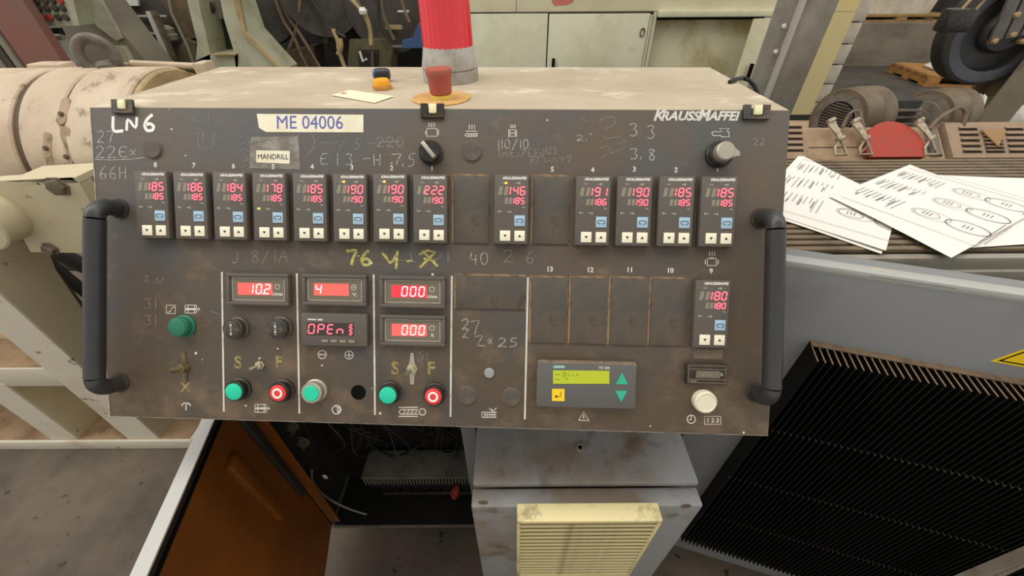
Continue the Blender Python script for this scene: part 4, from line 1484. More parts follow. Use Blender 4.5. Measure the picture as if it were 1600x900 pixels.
# blower motors
def motor(cx, cy, dia, len_, Y, yawd, label, name, grille=True):
    """axis roughly along X, open grille end to the left"""
    c = aty(cx, cy, Y)
    t = thing(name, (c.x, c.y, c.z - dia / 2), label, 'motor', 'motors behind the covers')
    q = Matrix.Translation((0, 0, dia / 2)) @ Matrix.Rotation(math.radians(yawd), 4, 'Z') @ Matrix.Rotation(math.radians(90), 4, 'Y')
    r = dia / 2
    MB().lathe([(r * .80, 0), (r * .97, .002), (r, .008), (r, len_ * .50), (r * 1.015, len_ * .52), (r * .99, len_ * .55), (r * .99, len_ * .94), (r * .9, len_), (.0001, len_)], q, 40).build('fan_shroud', 'motor', t)
    MB().lathe([(r * .55, -.001), (r * .82, .0), (r * .97, .003), (r * .97, .006), (r * .55, .006)], q, 40, cap=False).build('end_ring', 'motor_face', t)
    MB().bounds(.02, len_ * .9, -r * .5, r * .5, -.02, .012).build('foot', 'dark_steel', t)
    if not grille:
        MB().lathe([(r * .62, -.001), (r * .60, -.004), (r * .3, -.004), (r * .28, -.010), (.0001, -.010)], q, 30).build('end_plate', 'motor_face', t)
        return t
    MB().lathe([(r * .60, -.0012), (.0001, -.0013)], q, 24).build('grille_back', 'black', t)
    gr = MB()
    for k in range(-6, 7):
        o_ = k * r * .56 / 6.5
        L_ = math.sqrt(max(0, (r * .56) ** 2 - o_ ** 2))
        if L_ < .004:
            continue
        gr.tube([(o_, -L_, -.0045), (o_, L_, -.0045)], .0014, 4, q)
        gr.tube([(-L_, o_, -.0030), (L_, o_, -.0030)], .0014, 4, q)
    gr.build('wire_grille', 'motor_face', t)
    for a in (30, 150, 270):
        MB().lathe([(.004, -.004), (.003, -.006)], q @ Matrix.Translation((r * .88 * math.cos(math.radians(a)), r * .88 * math.sin(math.radians(a)), .002)), 6).build('bolt', 'worn_steel', t)
    return t


YM = CY + .28
m1 = motor(1306, 188, .185, .135, YM, 18, 'brown blower motor with a round wire grille beside the yellow board', 'blower_motor')
m2 = motor(1438, 186, .180, .150, YM + .09, 18, 'brown blower motor on the right, half behind a finned housing', 'blower_motor', False)
zsh = min(m1.location.z, m2.location.z) - .022
gh = thing('finned_motor_housing', (0, 0, 0), 'dark finned motor housing between the two blower motors', 'motor')
YG = YM - .03
x0_, x1_ = aty(1386, 180, YG).x, aty(1437, 180, YG).x
z1_ = aty(1410, 159, YG).z
gh.location = ((x0_ + x1_) / 2, YG + .06, zsh)
wpart(MB().bounds(x0_ + .012, x1_, YG + .012, YG + .075, zsh, z1_, bev=.004), 'body', 'dark_steel', gh)
for k_ in range(4):
    zz = z1_ - .030 - k_ * .020
    wpart(MB().bounds(x0_ + .014, x1_ - .002, YG, YG + .013, zz, zz + .006, bev=.001), 'fin', 'motor_face', gh)
wpart(MB().cyl((x1_, YG + .045, z1_ - .05), (x1_ + .02, YG + .045, z1_ - .05), .030, seg=28), 'flange', 'motor_face', gh)
wpart(MB().bounds(tx0 + .25, tx1, CY + .18, CY + .75, zsh - .03, zsh), 'rear_shelf', 'cover_plain', tb)
wpart(MB().bounds(tx0 + .27, tx1 - .02, CY + .20, CY + .72, 0, zsh - .03), 'rear_base', 'dark_steel', tb)
hs = [Vector((*inc(1452, 202), .0)), Vector((*inc(1462, 188), .01)), Vector((*inc(1485, 176), .02)), Vector((*inc(1502, 180), .01)), Vector((*inc(1507, 197), -.004))]
tag(MB().tube(smooth([IM @ v for v in hs]), .005, 8).build('hose', 'hose'), 'thin brown hose arching in front of the right blower motor', 'hose')


def bag(name, pts, z, hgt, label, m='plastic_white'):
    P_ = [c if isinstance(c, Vector) else atz(*c, z) for c in pts]
    ctr = sum(P_, Vector()) / len(P_)
    b = MB()
    N_ = 28
    loop = smooth(P_ + [P_[0]], 7)
    n_ = len(loop)
    rings = [(1.0, 0), (1.03, .3), (.86, .75), (.5, .95), (.12, 1.0)]
    vs, fs = [], []
    rb = random.Random(len(label))
    for f_, hh in rings:
        for i in range(n_):
            p = ctr.lerp(loop[i], f_) + Vector((0, 0, hgt * hh * (1 + .25 * math.sin(i * 1.3) * (hh > 0)) + rb.uniform(-.1, .1) * hgt * (hh > 0)))
            vs.append(p)
    for r_ in range(len(rings) - 1):
        for i in range(n_):
            j = (i + 1) % n_
            fs.append((r_ * n_ + i, r_ * n_ + j, (r_ + 1) * n_ + j, (r_ + 1) * n_ + i))
    fs.append(tuple((len(rings) - 1) * n_ + i for i in range(n_)))
    fs.append(tuple(reversed(range(n_))))
    b._add(vs, fs)
    return tag(b.build(name, m), label, 'plastic bag')


bag('plastic_bag', [(1508, 190), (1520, 182), (1560, 178), (1640, 180), (1660, 190), (1580, 192)], zsh, .05, 'crumpled white plastic bag lying behind the right louvred cover')

# =================================================================== HEAT SINK DOOR
sD = .643
P1 = Vector((.4225, .485, 1.173))
hn = Vector((-.293, -.956, 0)).normalized()
he = Vector((.956, -.293, 0)).normalized()
HMx = Matrix((he, Vector((0, 0, 1)), -Vector((0, 0, 1)).cross(he))).transposed().to_4x4()
HMx = Matrix((he, Vector((0, 0, 1)), hn)).transposed().to_4x4()
HMx.translation = Vector((P1.x, P1.y, 0))       # frame: x along the door, y up, z out
hd = thing('heat_sink_door', (.70, .45, 0), 'grey steel machine housing with a large black finned heat sink and a yellow warning sign', 'machine housing')
HK = Matrix.Translation(-hd.location) @ HMx
DL = 1.10


def hp_(x, y, o=0.):
    p = onplane(x, y, HMx.translation + hn * o, hn) - HMx.translation
    return p.dot(he), p.z


b = MB().bounds(-.02, DL, .04, P1.z, -.045, 0, None, .006)
b.build('panel', 'house_grey', hd, HK)
MB().bounds(-.012, DL, P1.z - .013, P1.z + .0015, -.020, .0012, None, .004).build('worn_edge', 'house_edge', hd, HK)
gp_ = [hp_(1368, 418), hp_(1440, 427), hp_(1506, 434), hp_(1440, 436), hp_(1368, 424)]
MB().prism([(p[0], min(p[1], P1.z - .004)) for p in gp_], .0012, .0018).build('bare_patch', 'bare_gold', hd, HK)
PROT = .046
xl, yt = hp_(1265, 533, 0.)
xb, ybm = hp_(1074, 850, PROT)
ybm = max(ybm, .05)
hl = min(xl, xb)
hl = xl
HSW = .80
MB().bounds(hl, hl + HSW, ybm, yt, 0, .008).build('sink_base', 'fin_black', hd, HK)
MB().bounds(hl, hl + HSW, yt, yt + .002, 0, .012).build('dusty_ledge', 'fin_dust', hd, HK)
fb = MB()
hh = (yt - ybm) / 4
for s_ in range(4):
    fb.bounds(-.0011, .0011, ybm + hh * s_ + .0012, ybm + hh * (s_ + 1) - .0012, .008, PROT)
fin = fb.mesh('fin', 'fin_black', False)
fd = MB().bounds(-.0011, .0011, yt - .0012, yt - .0004, .008, PROT).mesh('fin_dust', 'fin_dust', False)
jd = MB()
for s_ in range(1, 4):
    jd.bounds(-.0012, .0012, ybm + hh * s_ - .0012, ybm + hh * s_ + .0012, PROT - .006, PROT - .0005)
jd = jd.mesh('joint_clip', 'worn_steel', False)
nf = int(HSW / .0108)
for k_ in range(nf + 1):
    T_ = HK @ Matrix.Translation((hl + .0012 + k_ * .0108, 0, 0))
    f_ = put('fin', fin, hd, T_)
    put('dust_edge', fd, f_)
    put('joint_clip', jd, f_)
# warning sign
s_ = [hp_(1550, 562), hp_(1640, 588), hp_(1618, 534)]
ctr = Vector((sum(p[0] for p in s_) / 3, sum(p[1] for p in s_) / 3))
R_ = .052
tri = lambda r_: [(ctr.x + r_ * math.cos(math.radians(a)), ctr.y + r_ * math.sin(math.radians(a))) for a in (210, 330, 90)]
c0 = hp_(1548, 564)
ctr = Vector((c0[0] + R_ * .866, c0[1] + R_ * .5))
sg = MB().prism(tri(R_), 0, .0008).build('warning_sign', 'sign_yellow', hd, HK)
MB().ribbon(tri(R_ * .82), .0045, .0008, .0003, closed=True).build('border', 'black', sg)
MB().prism([(ctr.x - .006, ctr.y + .022), (ctr.x + .006, ctr.y + .024), (ctr.x + .001, ctr.y + .004), (ctr.x + .007, ctr.y + .004), (ctr.x - .003, ctr.y - .020), (ctr.x - .001, ctr.y - .002), (ctr.x - .007, ctr.y - .002)], .0008, .0011).build('lightning_mark', 'black', sg)
# rail at lower right
c0, c1 = onplane(1535, 905, HMx.translation + hn * .085, hn), onplane(1625, 862, HMx.translation + hn * .085, hn)
rl = MB().tube([c0, c1 + (c1 - c0) * .6], .010, 4)
rl.tube([c0 + Vector((0, 0, 0)), Vector((c0.x, c0.y, 0))], .012, 4)
q = c1 + (c1 - c0) * .6
rl.tube([q, Vector((q.x, q.y, 0))], .012, 4)
tag(rl.build('guard_rail', 'table_grey', None, None, False), 'light grey low bar in front of the heat sink at the lower right corner', 'rail')

# =================================================================== LEFT MACHINE
YF = .84
lm = thing('extruder_barrel', (-1.3, 1.11, .86), 'dusty cream cylindrical machine barrel with a dark groove and lifting eye at the left', 'machine barrel')
BY, BZ, BR = 1.114, 1.113, .222


def barrel(mb, x0, x1, r, seg=64):
    q = Matrix.Translation((x0, BY, BZ)) @ Matrix.Rotation(math.radians(90), 4, 'Y')
    return mb.lathe([(r * .985, 0), (r, .004), (r, x1 - x0 - .004), (r * .985, x1 - x0)], q, seg)


xg = atx(118, 109, -1.15)
XG = -1.15
wpart(barrel(MB(), -2.6, XG - .012, BR * .995), 'barrel_shell', 'cream_machine', lm)
wpart(barrel(MB(), XG - .03, XG + .03, BR * .965), 'groove', 'groove', lm)
wpart(barrel(MB(), XG + .006, -1.042, BR), 'barrel_shell', 'cream_machine', lm)
wpart(barrel(MB(), -1.043, -1.036, BR * .985), 'seam', 'groove', lm)
wpart(barrel(MB(), -1.037, -.895, BR), 'barrel_shell', 'cream_machine', lm)
wpart(barrel(MB(), -.896, -.880, BR * .975), 'end_ring', 'bg_ochre', lm)
wpart(barrel(MB(), -.881, -.80, BR * .86), 'inner_ring', 'bg_ochre', lm)
wpart(barrel(MB(), -.82, -.70, BR * .70), 'shaft', 'worn_steel', lm)


def onbarrel(x, y, r):
    d = ray(x, y)
    oy, oz = -BY, CAMP.z - BZ
    A_, B_, C_ = d.y ** 2 + d.z ** 2, 2 * (oy * d.y + oz * d.z), oy * oy + oz * oz - r * r
    D_ = B_ * B_ - 4 * A_ * C_
    if D_ < 0:
        D_ = 0
    t = (-B_ - math.sqrt(D_)) / (2 * A_)
    return CAMP + d * t


for (pa, pb, wd) in (((103, 160), (96, 188), .022), ((75, 213), (74, 240), .018), ((102, 205), (108, 262), .022), ((76, 245), (84, 272), .016)):
    a_, b2 = onbarrel(*pa, BR), onbarrel(*pb, BR)
    n1 = Vector((0, a_.y - BY, a_.z - BZ)).normalized()
    MBt = MB()
    t_ = (b2 - a_)
    ex = t_.normalized()
    n2 = (Vector((0, (a_.y + b2.y) / 2 - BY, (a_.z + b2.z) / 2 - BZ))).normalized()
    sd = ex.cross(n2).normalized()
    FM = Matrix((ex, sd, n2)).transposed().to_4x4()
    FM.translation = (a_ + b2) / 2
    L_ = t_.length / 2
    poly = [(-L_ + wd / 2 * math.cos(math.radians(q)) * 1, wd / 2 * math.sin(math.radians(q))) for q in range(90, 271, 20)] + [(L_ + wd / 2 * math.cos(math.radians(q)), wd / 2 * math.sin(math.radians(q))) for q in range(-90, 91, 20)]
    MBt.prism(poly, -.012, .0015, FM)
    wpart(MBt, 'latch_pad', 'pad_brown', lm)
    wpart(MB().lathe([(.006, 0), (.005, .004), (.0001, .005)], FM @ Matrix.Translation((L_ * .4, 0, .003)), 6), 'bolt', 'groove', lm)
# lifting eye
c = aty(152, 87, 1.14)
ez = c.z
eye = MB()
R1 = .038
eye.tube([Vector((c.x + R1 * .9 * math.cos(t_), 1.14 + .012 * math.cos(t_), ez + R1 * math.sin(t_))) for t_ in [2 * math.pi * i / 28 for i in range(28)]], .0125, 12, closed=True)
eye.lathe([(.026, 0), (.024, .010), (.016, .016)], Matrix.Translation((c.x + .010, 1.14, BZ + BR - .004)), 20)
wpart(eye, 'lifting_eye', 'eye_steel', lm)
# clamp rod on the top
r0, r1 = aty(206, 99, 1.20), aty(318, 104, 1.20)
wpart(MB().tube([r0, r1], .008, 10), 'clamp_rod', 'cream_machine', lm)
b = aty(318, 101, 1.20)
wpart(MB().box((b.x, 1.20, b.z - .03), (.03, .05, .075), None, .004), 'clamp_block', 'cream_machine', lm)
b = aty(205, 101, 1.20)
wpart(MB().box((b.x - .012, 1.20, b.z - .02), (.03, .03, .05), None, .004), 'clamp_block', 'worn_steel', lm)
b = aty(80, 101, 1.22)
wpart(MB().box((b.x, 1.22, b.z - .03), (.09, .05, .07), None, .004), 'top_lug', 'cream_machine', lm)

# support frame
fm = thing('extruder_support', (-1.6, 1.05, 0), 'cream painted steel machine frame of posts and beams on a white base rail', 'machine frame')
# bracket plate
P_ = [aty(*c, .80) for c in ((-60, 288), (-10, 283), (112, 277), (124, 286), (160, 350), (166, 396), (48, 394), (36, 372), (-60, 372))]
wpart(MB().ext(P_, (0, .03, 0)), 'bracket_plate', 'cream_frame', fm)
P_ = [aty(*c, .80) for c in ((15, 281), (70, 255), (150, 252), (200, 268), (118, 279))]
a_ = aty(10, 283, .80)
a2 = aty(118, 277, .80)
wpart(MB().ext([a_, a2, a2 + Vector((0, .085, 0)), a_ + Vector((0, .085, 0))], (0, 0, -.012)), 'bracket_flange', 'cream_frame', fm)
wpart(MB().bounds(-1.0, -.86, .831, .885, .97, 1.10, bev=.004), 'rear_bracket', 'cream_frame', fm)
for px_, py_, r_ in ((92, 291, .018), (80, 388, .014)):
    c = aty(px_, py_, .80)
    q = Matrix.Translation((c.x, .80, c.z)) @ Matrix.Rotation(math.radians(90), 4, 'X')
    wpart(MB().lathe([(r_ * 1.3, 0), (r_ * 1.3, .003), (r_, .0035), (r_, .012), (r_ * .8, .014)], q, 6), 'bolt_head', 'worn_steel', fm)
c = aty(-8, 338, .79)
q = Matrix.Translation((c.x, .80, c.z)) @ Matrix.Rotation(math.radians(90), 4, 'X')
wpart(MB().lathe([(.062, 0), (.062, .055), (.058, .058), (.0001, .058)], q, 40), 'pivot_boss', 'cream_frame', fm)
wpart(MB().bounds(-1.14, -.80, .86, 1.3, .0, .88), 'inner_block', 'bg_darker', fm)
# post A
pa0, pa1 = aty(188, 674, YF).x, aty(236, 671, YF).x
sidep = [(YF, .05), (YF, .96), (1.02, .89), (.985, .80), (.955, .60), (.965, .42), (1.10, .16), (1.24, .05)]
wpart(MB().ext([Vector((pa0, y_, z_)) for y_, z_ in sidep], (pa1 - pa0, 0, 0)), 'post', 'cream_frame', fm)
wpart(MB().bounds(pa0 + .003, pa1 - .002, YF - .004, YF + .002, .05, .955), 'post_face', 'white_frame', fm)
pb0, pb1 = aty(58, 669, YF).x, aty(104, 670, YF).x
wpart(MB().bounds(pb0, pb1, YF, YF + .13, .05, .42, bev=.003), 'post', 'cream_frame', fm)
wpart(MB().bounds(pb0 + .002, pb1 - .002, YF - .004, YF + .002, .05, .42), 'post_face', 'white_frame', fm)
wpart(MB().bounds(-2.6, pa0 + .01, YF - .002, YF + .14, .405, .50, bev=.003), 'cross_beam', 'white_frame', fm)
wpart(MB().bounds(-2.6, pa0, YF + .004, YF + .135, .50, .504), 'dust_layer', 'rust_dust', fm)
# base rail
rx1 = atz(306, 706, 0).x
wpart(MB().bounds(-2.8, rx1, .825, 1.45, .0, .058, bev=.004), 'base_rail', 'white_frame', fm)
wpart(MB().bounds(-2.8, rx1 - .01, .835, 1.44, .058, .060), 'dust_layer', 'rust_dust', fm)
# pipes between frame and console
for (p0, p1, Y_, r_, m_) in (((60, 398), (150, 470), 1.25, .022, 'hose_dark'), ((70, 385), (180, 440), 1.35, .03, 'bg_darker'), ((85, 440), (150, 500), 1.2, .014, 'maroon_pipe'), ((85, 425), (160, 520), 1.18, .010, 'maroon_pipe'), ((60, 412), (160, 417), 1.42, .025, 'bg_dark')):
    a_, b2 = aty(*p0, Y_), aty(*p1, Y_)
    tag(MB().tube([a_ + (a_ - b2) * .3, a_, b2, b2 + (b2 - a_) * .6], r_, 12).build('pipe', m_), {'hose_dark': 'dark rubber pipe slanting below the cream bracket plate', 'bg_darker': 'thick black pipe just under the cream bracket plate', 'bg_dark': 'level dark grey pipe behind the bracket plate'}.get(m_, 'upper thin maroon pipe slanting beside the cream post' if r_ == .014 else 'lower thin maroon pipe slanting beside the cream post'), 'pipe')

# =================================================================== BACKGROUND LEFT
def slab(pts, Y, th):
    return MB().ext([(aty(p[0], p[1], Y) if len(p) == 2 else Vector((p[0], Y, p[2]))) for p in pts], (0, th, 0))


def down(pts, Y):
    """first and last points of the outline dropped to the floor"""
    a_, b2 = aty(*pts[0], Y), aty(*pts[-1], Y)
    return [(a_.x, 0, 0.)] + list(pts) + [(b2.x, 0, 0.)]


Y1 = 2.48
rc = thing('red_column', (aty(60, 50, Y1).x, Y1 + .15, 0), 'dull red painted column with a ribbed dark flank at the left edge', 'column')
xa, xb_ = aty(20, 10, Y1).x, aty(62, 40, Y1).x
xa, xb_ = aty(50, 60, Y1).x - .14, aty(87, 80, Y1).x
wpart(MB().bounds(xa, xb_, Y1, Y1 + .05, 0, 2.6), 'column_face', 'column_red', rc)
for k_ in range(4):
    wpart(MB().bounds(xa - .045 * (k_ + 1), xa - .045 * k_ - .012, Y1 - .01, Y1 + .05, 0, 2.6, bev=.004), 'flank_rib', 'bg_dark' if k_ % 2 else 'bg_grey', rc)
gm = thing('machine_enclosure', (aty(150, 60, 2.9).x, 3.1, 0), 'grey machine enclosure with a slanting side behind the lifting eye', 'machine')
wpart(slab([(-1.0, 0, 0)] and down([(60, 160), (40, -40), (130, -40), (150, 0), (198, 60), (240, 110), (260, 160)], 2.9), 2.9, .22), 'housing', 'bg_grey', gm)
wpart(slab([(110, -40), (135, -40), (190, 60), (182, 64), (150, 40)], 2.88, .02), 'pale_edge', 'bg_green', gm)
wpart(slab([(170, 73), (190, 72), (210, 108), (182, 108)], 2.86, .04), 'pale_box', 'bg_green', gm)
wpart(slab([(76, 62), (92, 62), (110, 106), (96, 106)], 2.7, .05), 'white_pipe', 'bg_white', gm)
wpart(MB().tube([aty(67, 45, 2.65), aty(72, 58, 2.65), aty(98, 58, 2.65)], .016, 10), 'chrome_bracket', 'silver', gm)
wpart(slab([(78, 44), (90, 44), (96, 56), (80, 56)], 2.68, .03), 'dark_bracket', 'bg_darker', gm)
wpart(slab([(112, -20), (122, -20), (133, 18), (128, 20)], 2.86, .02), 'dark_handle', 'bg_darker', gm)
kb = thing('button_box', aty(80, 30, 2.6), 'pale box with rows of round push buttons beside the red column', 'control box')
wpart(slab([(20, -40), (105, -40), (124, 40), (60, 41)], 2.58, .10), 'box', 'bg_green', kb)
for r_, (yy, xs, ms) in enumerate(((27, (54, 67, 79, 92, 104), ('g', 'r', 'r', 'g', 'g')), (13, (47, 61, 74, 87, 99), 'ggggg'), (1, (44, 58, 71, 83, 95), 'ggggr'))):
    for xx, m_ in zip(xs, ms):
        c = aty(xx, yy, 2.58)
        wpart(MB().lathe([(.016, 0), (.016, .010), (.012, .014), (.0001, .014)], Matrix.Translation((c.x, 2.58, c.z)) @ Matrix.Rotation(math.radians(90), 4, 'X'), 14), 'round_button', 'red_disc' if m_ == 'r' else 'bg_dark', kb)
# small objects at far left behind the column
tag(slab(down([(-30, 110), (-30, 50), (10, 50), (28, 110)], 3.4), 3.4, .3).build('pale_cabinet', 'bg_white'), 'pale cabinet corner at the far left behind the red column', 'cabinet')

# press machine with dark interior
pm = thing('press_machine', (aty(300, 60, 3.4).x, 3.7, 0), 'dark press machine with shelves, lever and hanging wires behind the barrel', 'machine')
wpart(slab(down([(180, 130), (150, -40), (310, -40), (310, 130)], 3.4), 3.4, .25), 'dark_core', 'bg_dark', pm)
for (y_, x0_, x1_) in ((26, 178, 262), (53, 200, 268)):
    wpart(MB().tube([aty(x0_, y_, 3.36), aty(x1_, y_, 3.36)], .010, 8), 'shelf_bar', 'bg_steel', pm)
wpart(slab([(178, 27), (236, 27), (262, 53), (200, 53)], 3.385, .02), 'brown_panel', 'bg_ochre' if False else 'bg_dark', pm)
wpart(slab([(230, 18), (240, 18), (272, 96), (262, 96)], 3.2, .04), 'lever', 'worn_steel', pm)
wpart(slab([(227, 18), (231, 18), (265, 97), (261, 97)], 3.18, .02), 'lever_edge', 'bg_white', pm)
wpart(slab([(178, -5), (214, -5), (216, 9), (184, 9)], 3.36, .02), 'paper_notice', 'bg_white', pm)
wpart(MB().tube([aty(x, y, 3.1) for x, y in ((262, -10), (268, 20), (280, 45), (292, 70), (303, 100))], .009, 8), 'wire', 'bg_steel', pm)
wpart(slab([(250, 0), (290, -5), (305, 30), (310, 60), (286, 60), (270, 30)], 3.33, .05), 'rusty_plate', 'rust_dust' if False else 'motor', pm)
for (x, y) in ((262, 53), (268, 62)):
    c = aty(x, y, 3.3)
    wpart(MB().lathe([(.05, 0), (.055, .03), (.03, .05)], Matrix.Translation(c), 16), 'dish', 'bg_grey', pm)
wpart(slab(down([(275, 120), (278, 75), (290, 60), (305, 68), (308, 120)], 3.3), 3.3, .08), 'olive_plate', 'bg_olive', pm)

# green stand frame
gs = thing('green_stand', (aty(340, 60, 3.0).x, 3.1, 0), 'pale green cast machine stand with a window opening beside the dark machine', 'machine stand')
wpart(slab(down([(307, 130), (306, 95), (308, 65), (282, -40), (302, -40), (314, 20), (328, 82), (330, 130)], 3.0), 3.0, .25), 'left_leg', 'bg_green', gs)
wpart(slab([(306, 95), (330, 84), (372, 84), (372, 140), (306, 140)], 3.0, .25), 'foot_plate', 'bg_green', gs)
wpart(slab([(336, -40), (352, -40), (384, 50), (440, 110), (440, 140), (372, 140), (366, 82), (350, 30)], 3.0, .25), 'right_leg', 'bg_green', gs)
wpart(slab([(352, -40), (366, -40), (384, 50), (444, 112), (440, 112), (380, 55)], 2.98, .02), 'rusty_edge', 'bg_ochre', gs)
wpart(slab([(300, -40), (338, -40), (352, 30), (368, 84), (328, 84), (316, 30)], 3.2, .05), 'opening_back', 'bg_darker', gs)
wpart(slab([(308, 0), (342, 0), (348, 29), (318, 30)], 3.15, .05), 'bearing_block', 'bg_grey', gs)
c = aty(326, 10, 3.13)
wpart(MB().lathe([(.04, 0), (.04, .02), (.02, .03)], Matrix.Translation(c) @ Matrix.Rotation(math.radians(90), 4, 'X'), 20), 'bearing', 'bg_dark', gs)
wpart(slab([(324, 48), (336, 48), (346, 84), (332, 84)], 3.15, .04), 'inner_plate', 'bg_ochre', gs)
wpart(slab([(332, 84), (368, 84), (368, 86.5), (332, 86.5)], 2.98, .03), 'rusty_ledge', 'bg_ochre', gs)

# dark gearbox machine in the middle
dm_ = thing('gear_machine', (aty(540, 60, 3.8).x, 4.1, 0), 'dark oily gear machine with drums and hanging hoses behind the console', 'machine')
wpart(slab(down([(372, 140), (350, -60), (690, -60), (690, 140)], 4.25), 4.25, .4), 'dark_core', 'bg_darker', dm_)
for (x, y, r_, Y_, ln) in ((410, 10, .26, 3.9, .25), (500, -16, .30, 3.75, .3), (560, 10, .40, 3.95, .25), (600, 5, .34, 3.9, .3)):
    c = aty(x, y, Y_)
    wpart(MB().lathe([(r_ * .86, 0), (r_, .02), (r_, .08), (r_ * .92, .10), (r_ * .92, ln), (r_ * .6, ln)], Matrix.Translation(c) @ Matrix.Rotation(math.radians(-70), 4, 'Z') @ Matrix.Rotation(math.radians(90), 4, 'Y') , 40), 'drum', 'bg_dark' if x != 508 else 'bg_grey', dm_)
wpart(slab([(546, 62), (600, 62), (612, 80), (608, 140), (540, 140)], 3.5, .25), 'olive_block', 'bg_olive', dm_)
wpart(slab([(560, 78), (590, 78), (592, 140), (562, 140)], 3.48, .02), 'block_opening', 'bg_darker', dm_)
wpart(MB().tube([aty(562, 80, 3.45), aty(567, 96, 3.45), aty(573, 92, 3.45)], .010, 8), 'white_lever', 'bg_white', dm_)
wpart(slab([(580, 80), (583, 80), (584, 140), (580, 140)], 3.45, .02), 'rod', 'motor', dm_)
wpart(slab([(432, 84), (490, 72), (500, 140), (440, 140)], 3.6, .2), 'rusty_box', 'motor', dm_)
for k_ in range(8):
    c = aty(484 + k_ * 7, 45 + (k_ % 2), 3.72)
    wpart(MB().box(c, (.022, .02, .022), None, .003), 'lug', 'worn_steel', dm_)
wpart(slab([(480, 20), (488, 18), (488, 24), (480, 26)], 3.6, .02), 'lug', 'bg_ochre', dm_)
wpart(slab([(502, 19), (516, 19), (518, 26), (502, 26)], 3.6, .02), 'lug', 'bg_ochre', dm_)
wpart(slab([(505, 58), (513, 58), (513, 68), (505, 68)], 3.6, .05), 'lug', 'bg_olive', dm_)
hoses = [([(428, -10), (442, 30), (460, 60), (470, 85), (482, 110)], 'hose'), ([(440, -10), (450, 25), (468, 52), (488, 85), (505, 115)], 'hose'), ([(470, -10), (466, 30), (458, 60), (450, 80)], 'hose'),
         ([(540, -10), (568, 20), (578, 45), (580, 70)], 'bg_ochre'), ([(555, -10), (564, 15), (575, 40)], 'hose'), ([(520, 45), (528, 65), (530, 80), (540, 110)], 'bg_ochre'), ([(532, 60), (533, 75), (528, 85)], 'bg_ochre'),
         ([(590, -5), (592, 30), (600, 50), (612, 70)], 'hose_dark'), ([(596, 0), (600, 25), (610, 50), (616, 62)], 'bg_olive'), ([(625, -10), (632, 15), (640, 35)], 'hose'), ([(480, -10), (500, 20), (512, 42), (540, 58)], 'hose_dark')]
for k_, (h_, m_) in enumerate(hoses):
    wpart(MB().tube(smooth([aty(x, y, 3.42) for x, y in h_], 5), .012 if m_ != 'bg_ochre' else .016, 8), 'hose', m_, dm_)
c = aty(568, 22, 3.38)
wpart(MB().lathe([(.026, 0), (.03, .02), (.018, .04)], Matrix.Translation(c), 12), 'hose_fitting', 'bg_white', dm_)
tag(slab([(628, 75), (628, 64), (645, 60), (652, 38), (668, 38), (668, 75)], 3.3, .08).build('blue_cover', 'bg_blue'), 'small blue machine cover just left of the red beacon', 'machine cover')
wpart(slab([(603, 40), (626, 40), (628, 46), (603, 46)], 3.55, .05), 'pale_ledge', 'bg_ochre', dm_)
wpart(slab([(621, 17), (638, 17), (638, 19), (621, 19)], 3.55, .05), 'pale_bar', 'bg_white', dm_)
wpart(slab([(612, 72), (628, 72), (628, 74), (612, 74)], 3.55, .05), 'pale_bar', 'bg_steel', dm_)

# =================================================================== BACKGROUND CABINETS
YC = 3.5
def cx(px_, py_=60, Y=YC):
    return aty(px_, py_, Y).x
def cz(py_, px_=950, Y=YC):
    return aty(px_, py_, Y).z


zs = cz(18)
uh = thing('upper_housing', (cx(980), YC + .3, 0), 'long cream sheet housing running above the row of pale green cabinets', 'machine housing')
wpart(MB().bounds(cx(694), 2.0, YC, YC + .7, zs, 2.0, bev=.004), 'housing', 'cab_cream', uh)
wpart(MB().bounds(cx(1020), 2.0, YC - .035, YC + .1, cz(27), zs + .004, bev=.003), 'rail', 'cab_green', uh)
wpart(slab([(867, -10), (890, -10), (897, 2), (885, 8), (866, 9), (862, 2)], YC - .002, .003), 'red_paint_smear', 'red_smear', uh)
wpart(MB().bounds(cx(807, 5) - .003, cx(807, 5), YC - .001, YC + .01, zs, 2.0), 'seam', 'bg_dark', uh)
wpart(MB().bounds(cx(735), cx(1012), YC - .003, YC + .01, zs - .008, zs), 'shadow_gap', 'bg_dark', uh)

ca = thing('switch_cabinet', (cx(760), YC + .3, 0), 'pale green cabinet with a plain front just right of the beacon', 'cabinet', 'pale green background cabinets')
wpart(MB().bounds(cx(694), cx(854.5), YC - .005, YC + .7, 0, zs - .008, bev=.003), 'front', 'cab_green', ca)
cb = thing('switch_cabinet', (cx(930), YC + .3, 0), 'pale green cabinet with a square door and small black handle in the centre background', 'cabinet', 'pale green background cabinets')
wpart(MB().bounds(cx(855), cx(1004), YC + .01, YC + .7, 0, zs - .008), 'body', 'bg_darker', cb)
wpart(MB().bounds(cx(856.5), cx(1009), YC - .012, YC + .010, .05, zs - .012, bev=.003), 'door', 'cab_green', cb)
wpart(MB().bounds(cx(862, 95), cx(866.5, 95), YC - .035, YC - .012, cz(120), cz(90), bev=.003), 'handle', 'black', cb)
c = aty(1003, 50, YC)
wpart(MB().tube([Vector((c.x + .016 * math.cos(t_), YC - .016, c.z + .026 * math.sin(t_))) for t_ in [2 * math.pi * i / 16 for i in range(16)]], .004, 6, closed=True), 'keyhole_ring', 'motor', cb)
wpart(MB().bounds(cx(1009.5), cx(1013), YC - .02, YC + .3, 0, zs - .02), 'post', 'cab_worn', cb)
cc = thing('switch_cabinet', (cx(1090), YC + .35, 0), 'worn pale green cabinet with a recessed door and one leaf standing ajar', 'cabinet', 'pale green background cabinets')
wpart(MB().bounds(cx(1020), 1.95, YC + .105, YC + .7, 0, zs - .004), 'body', 'bg_darker', cc)
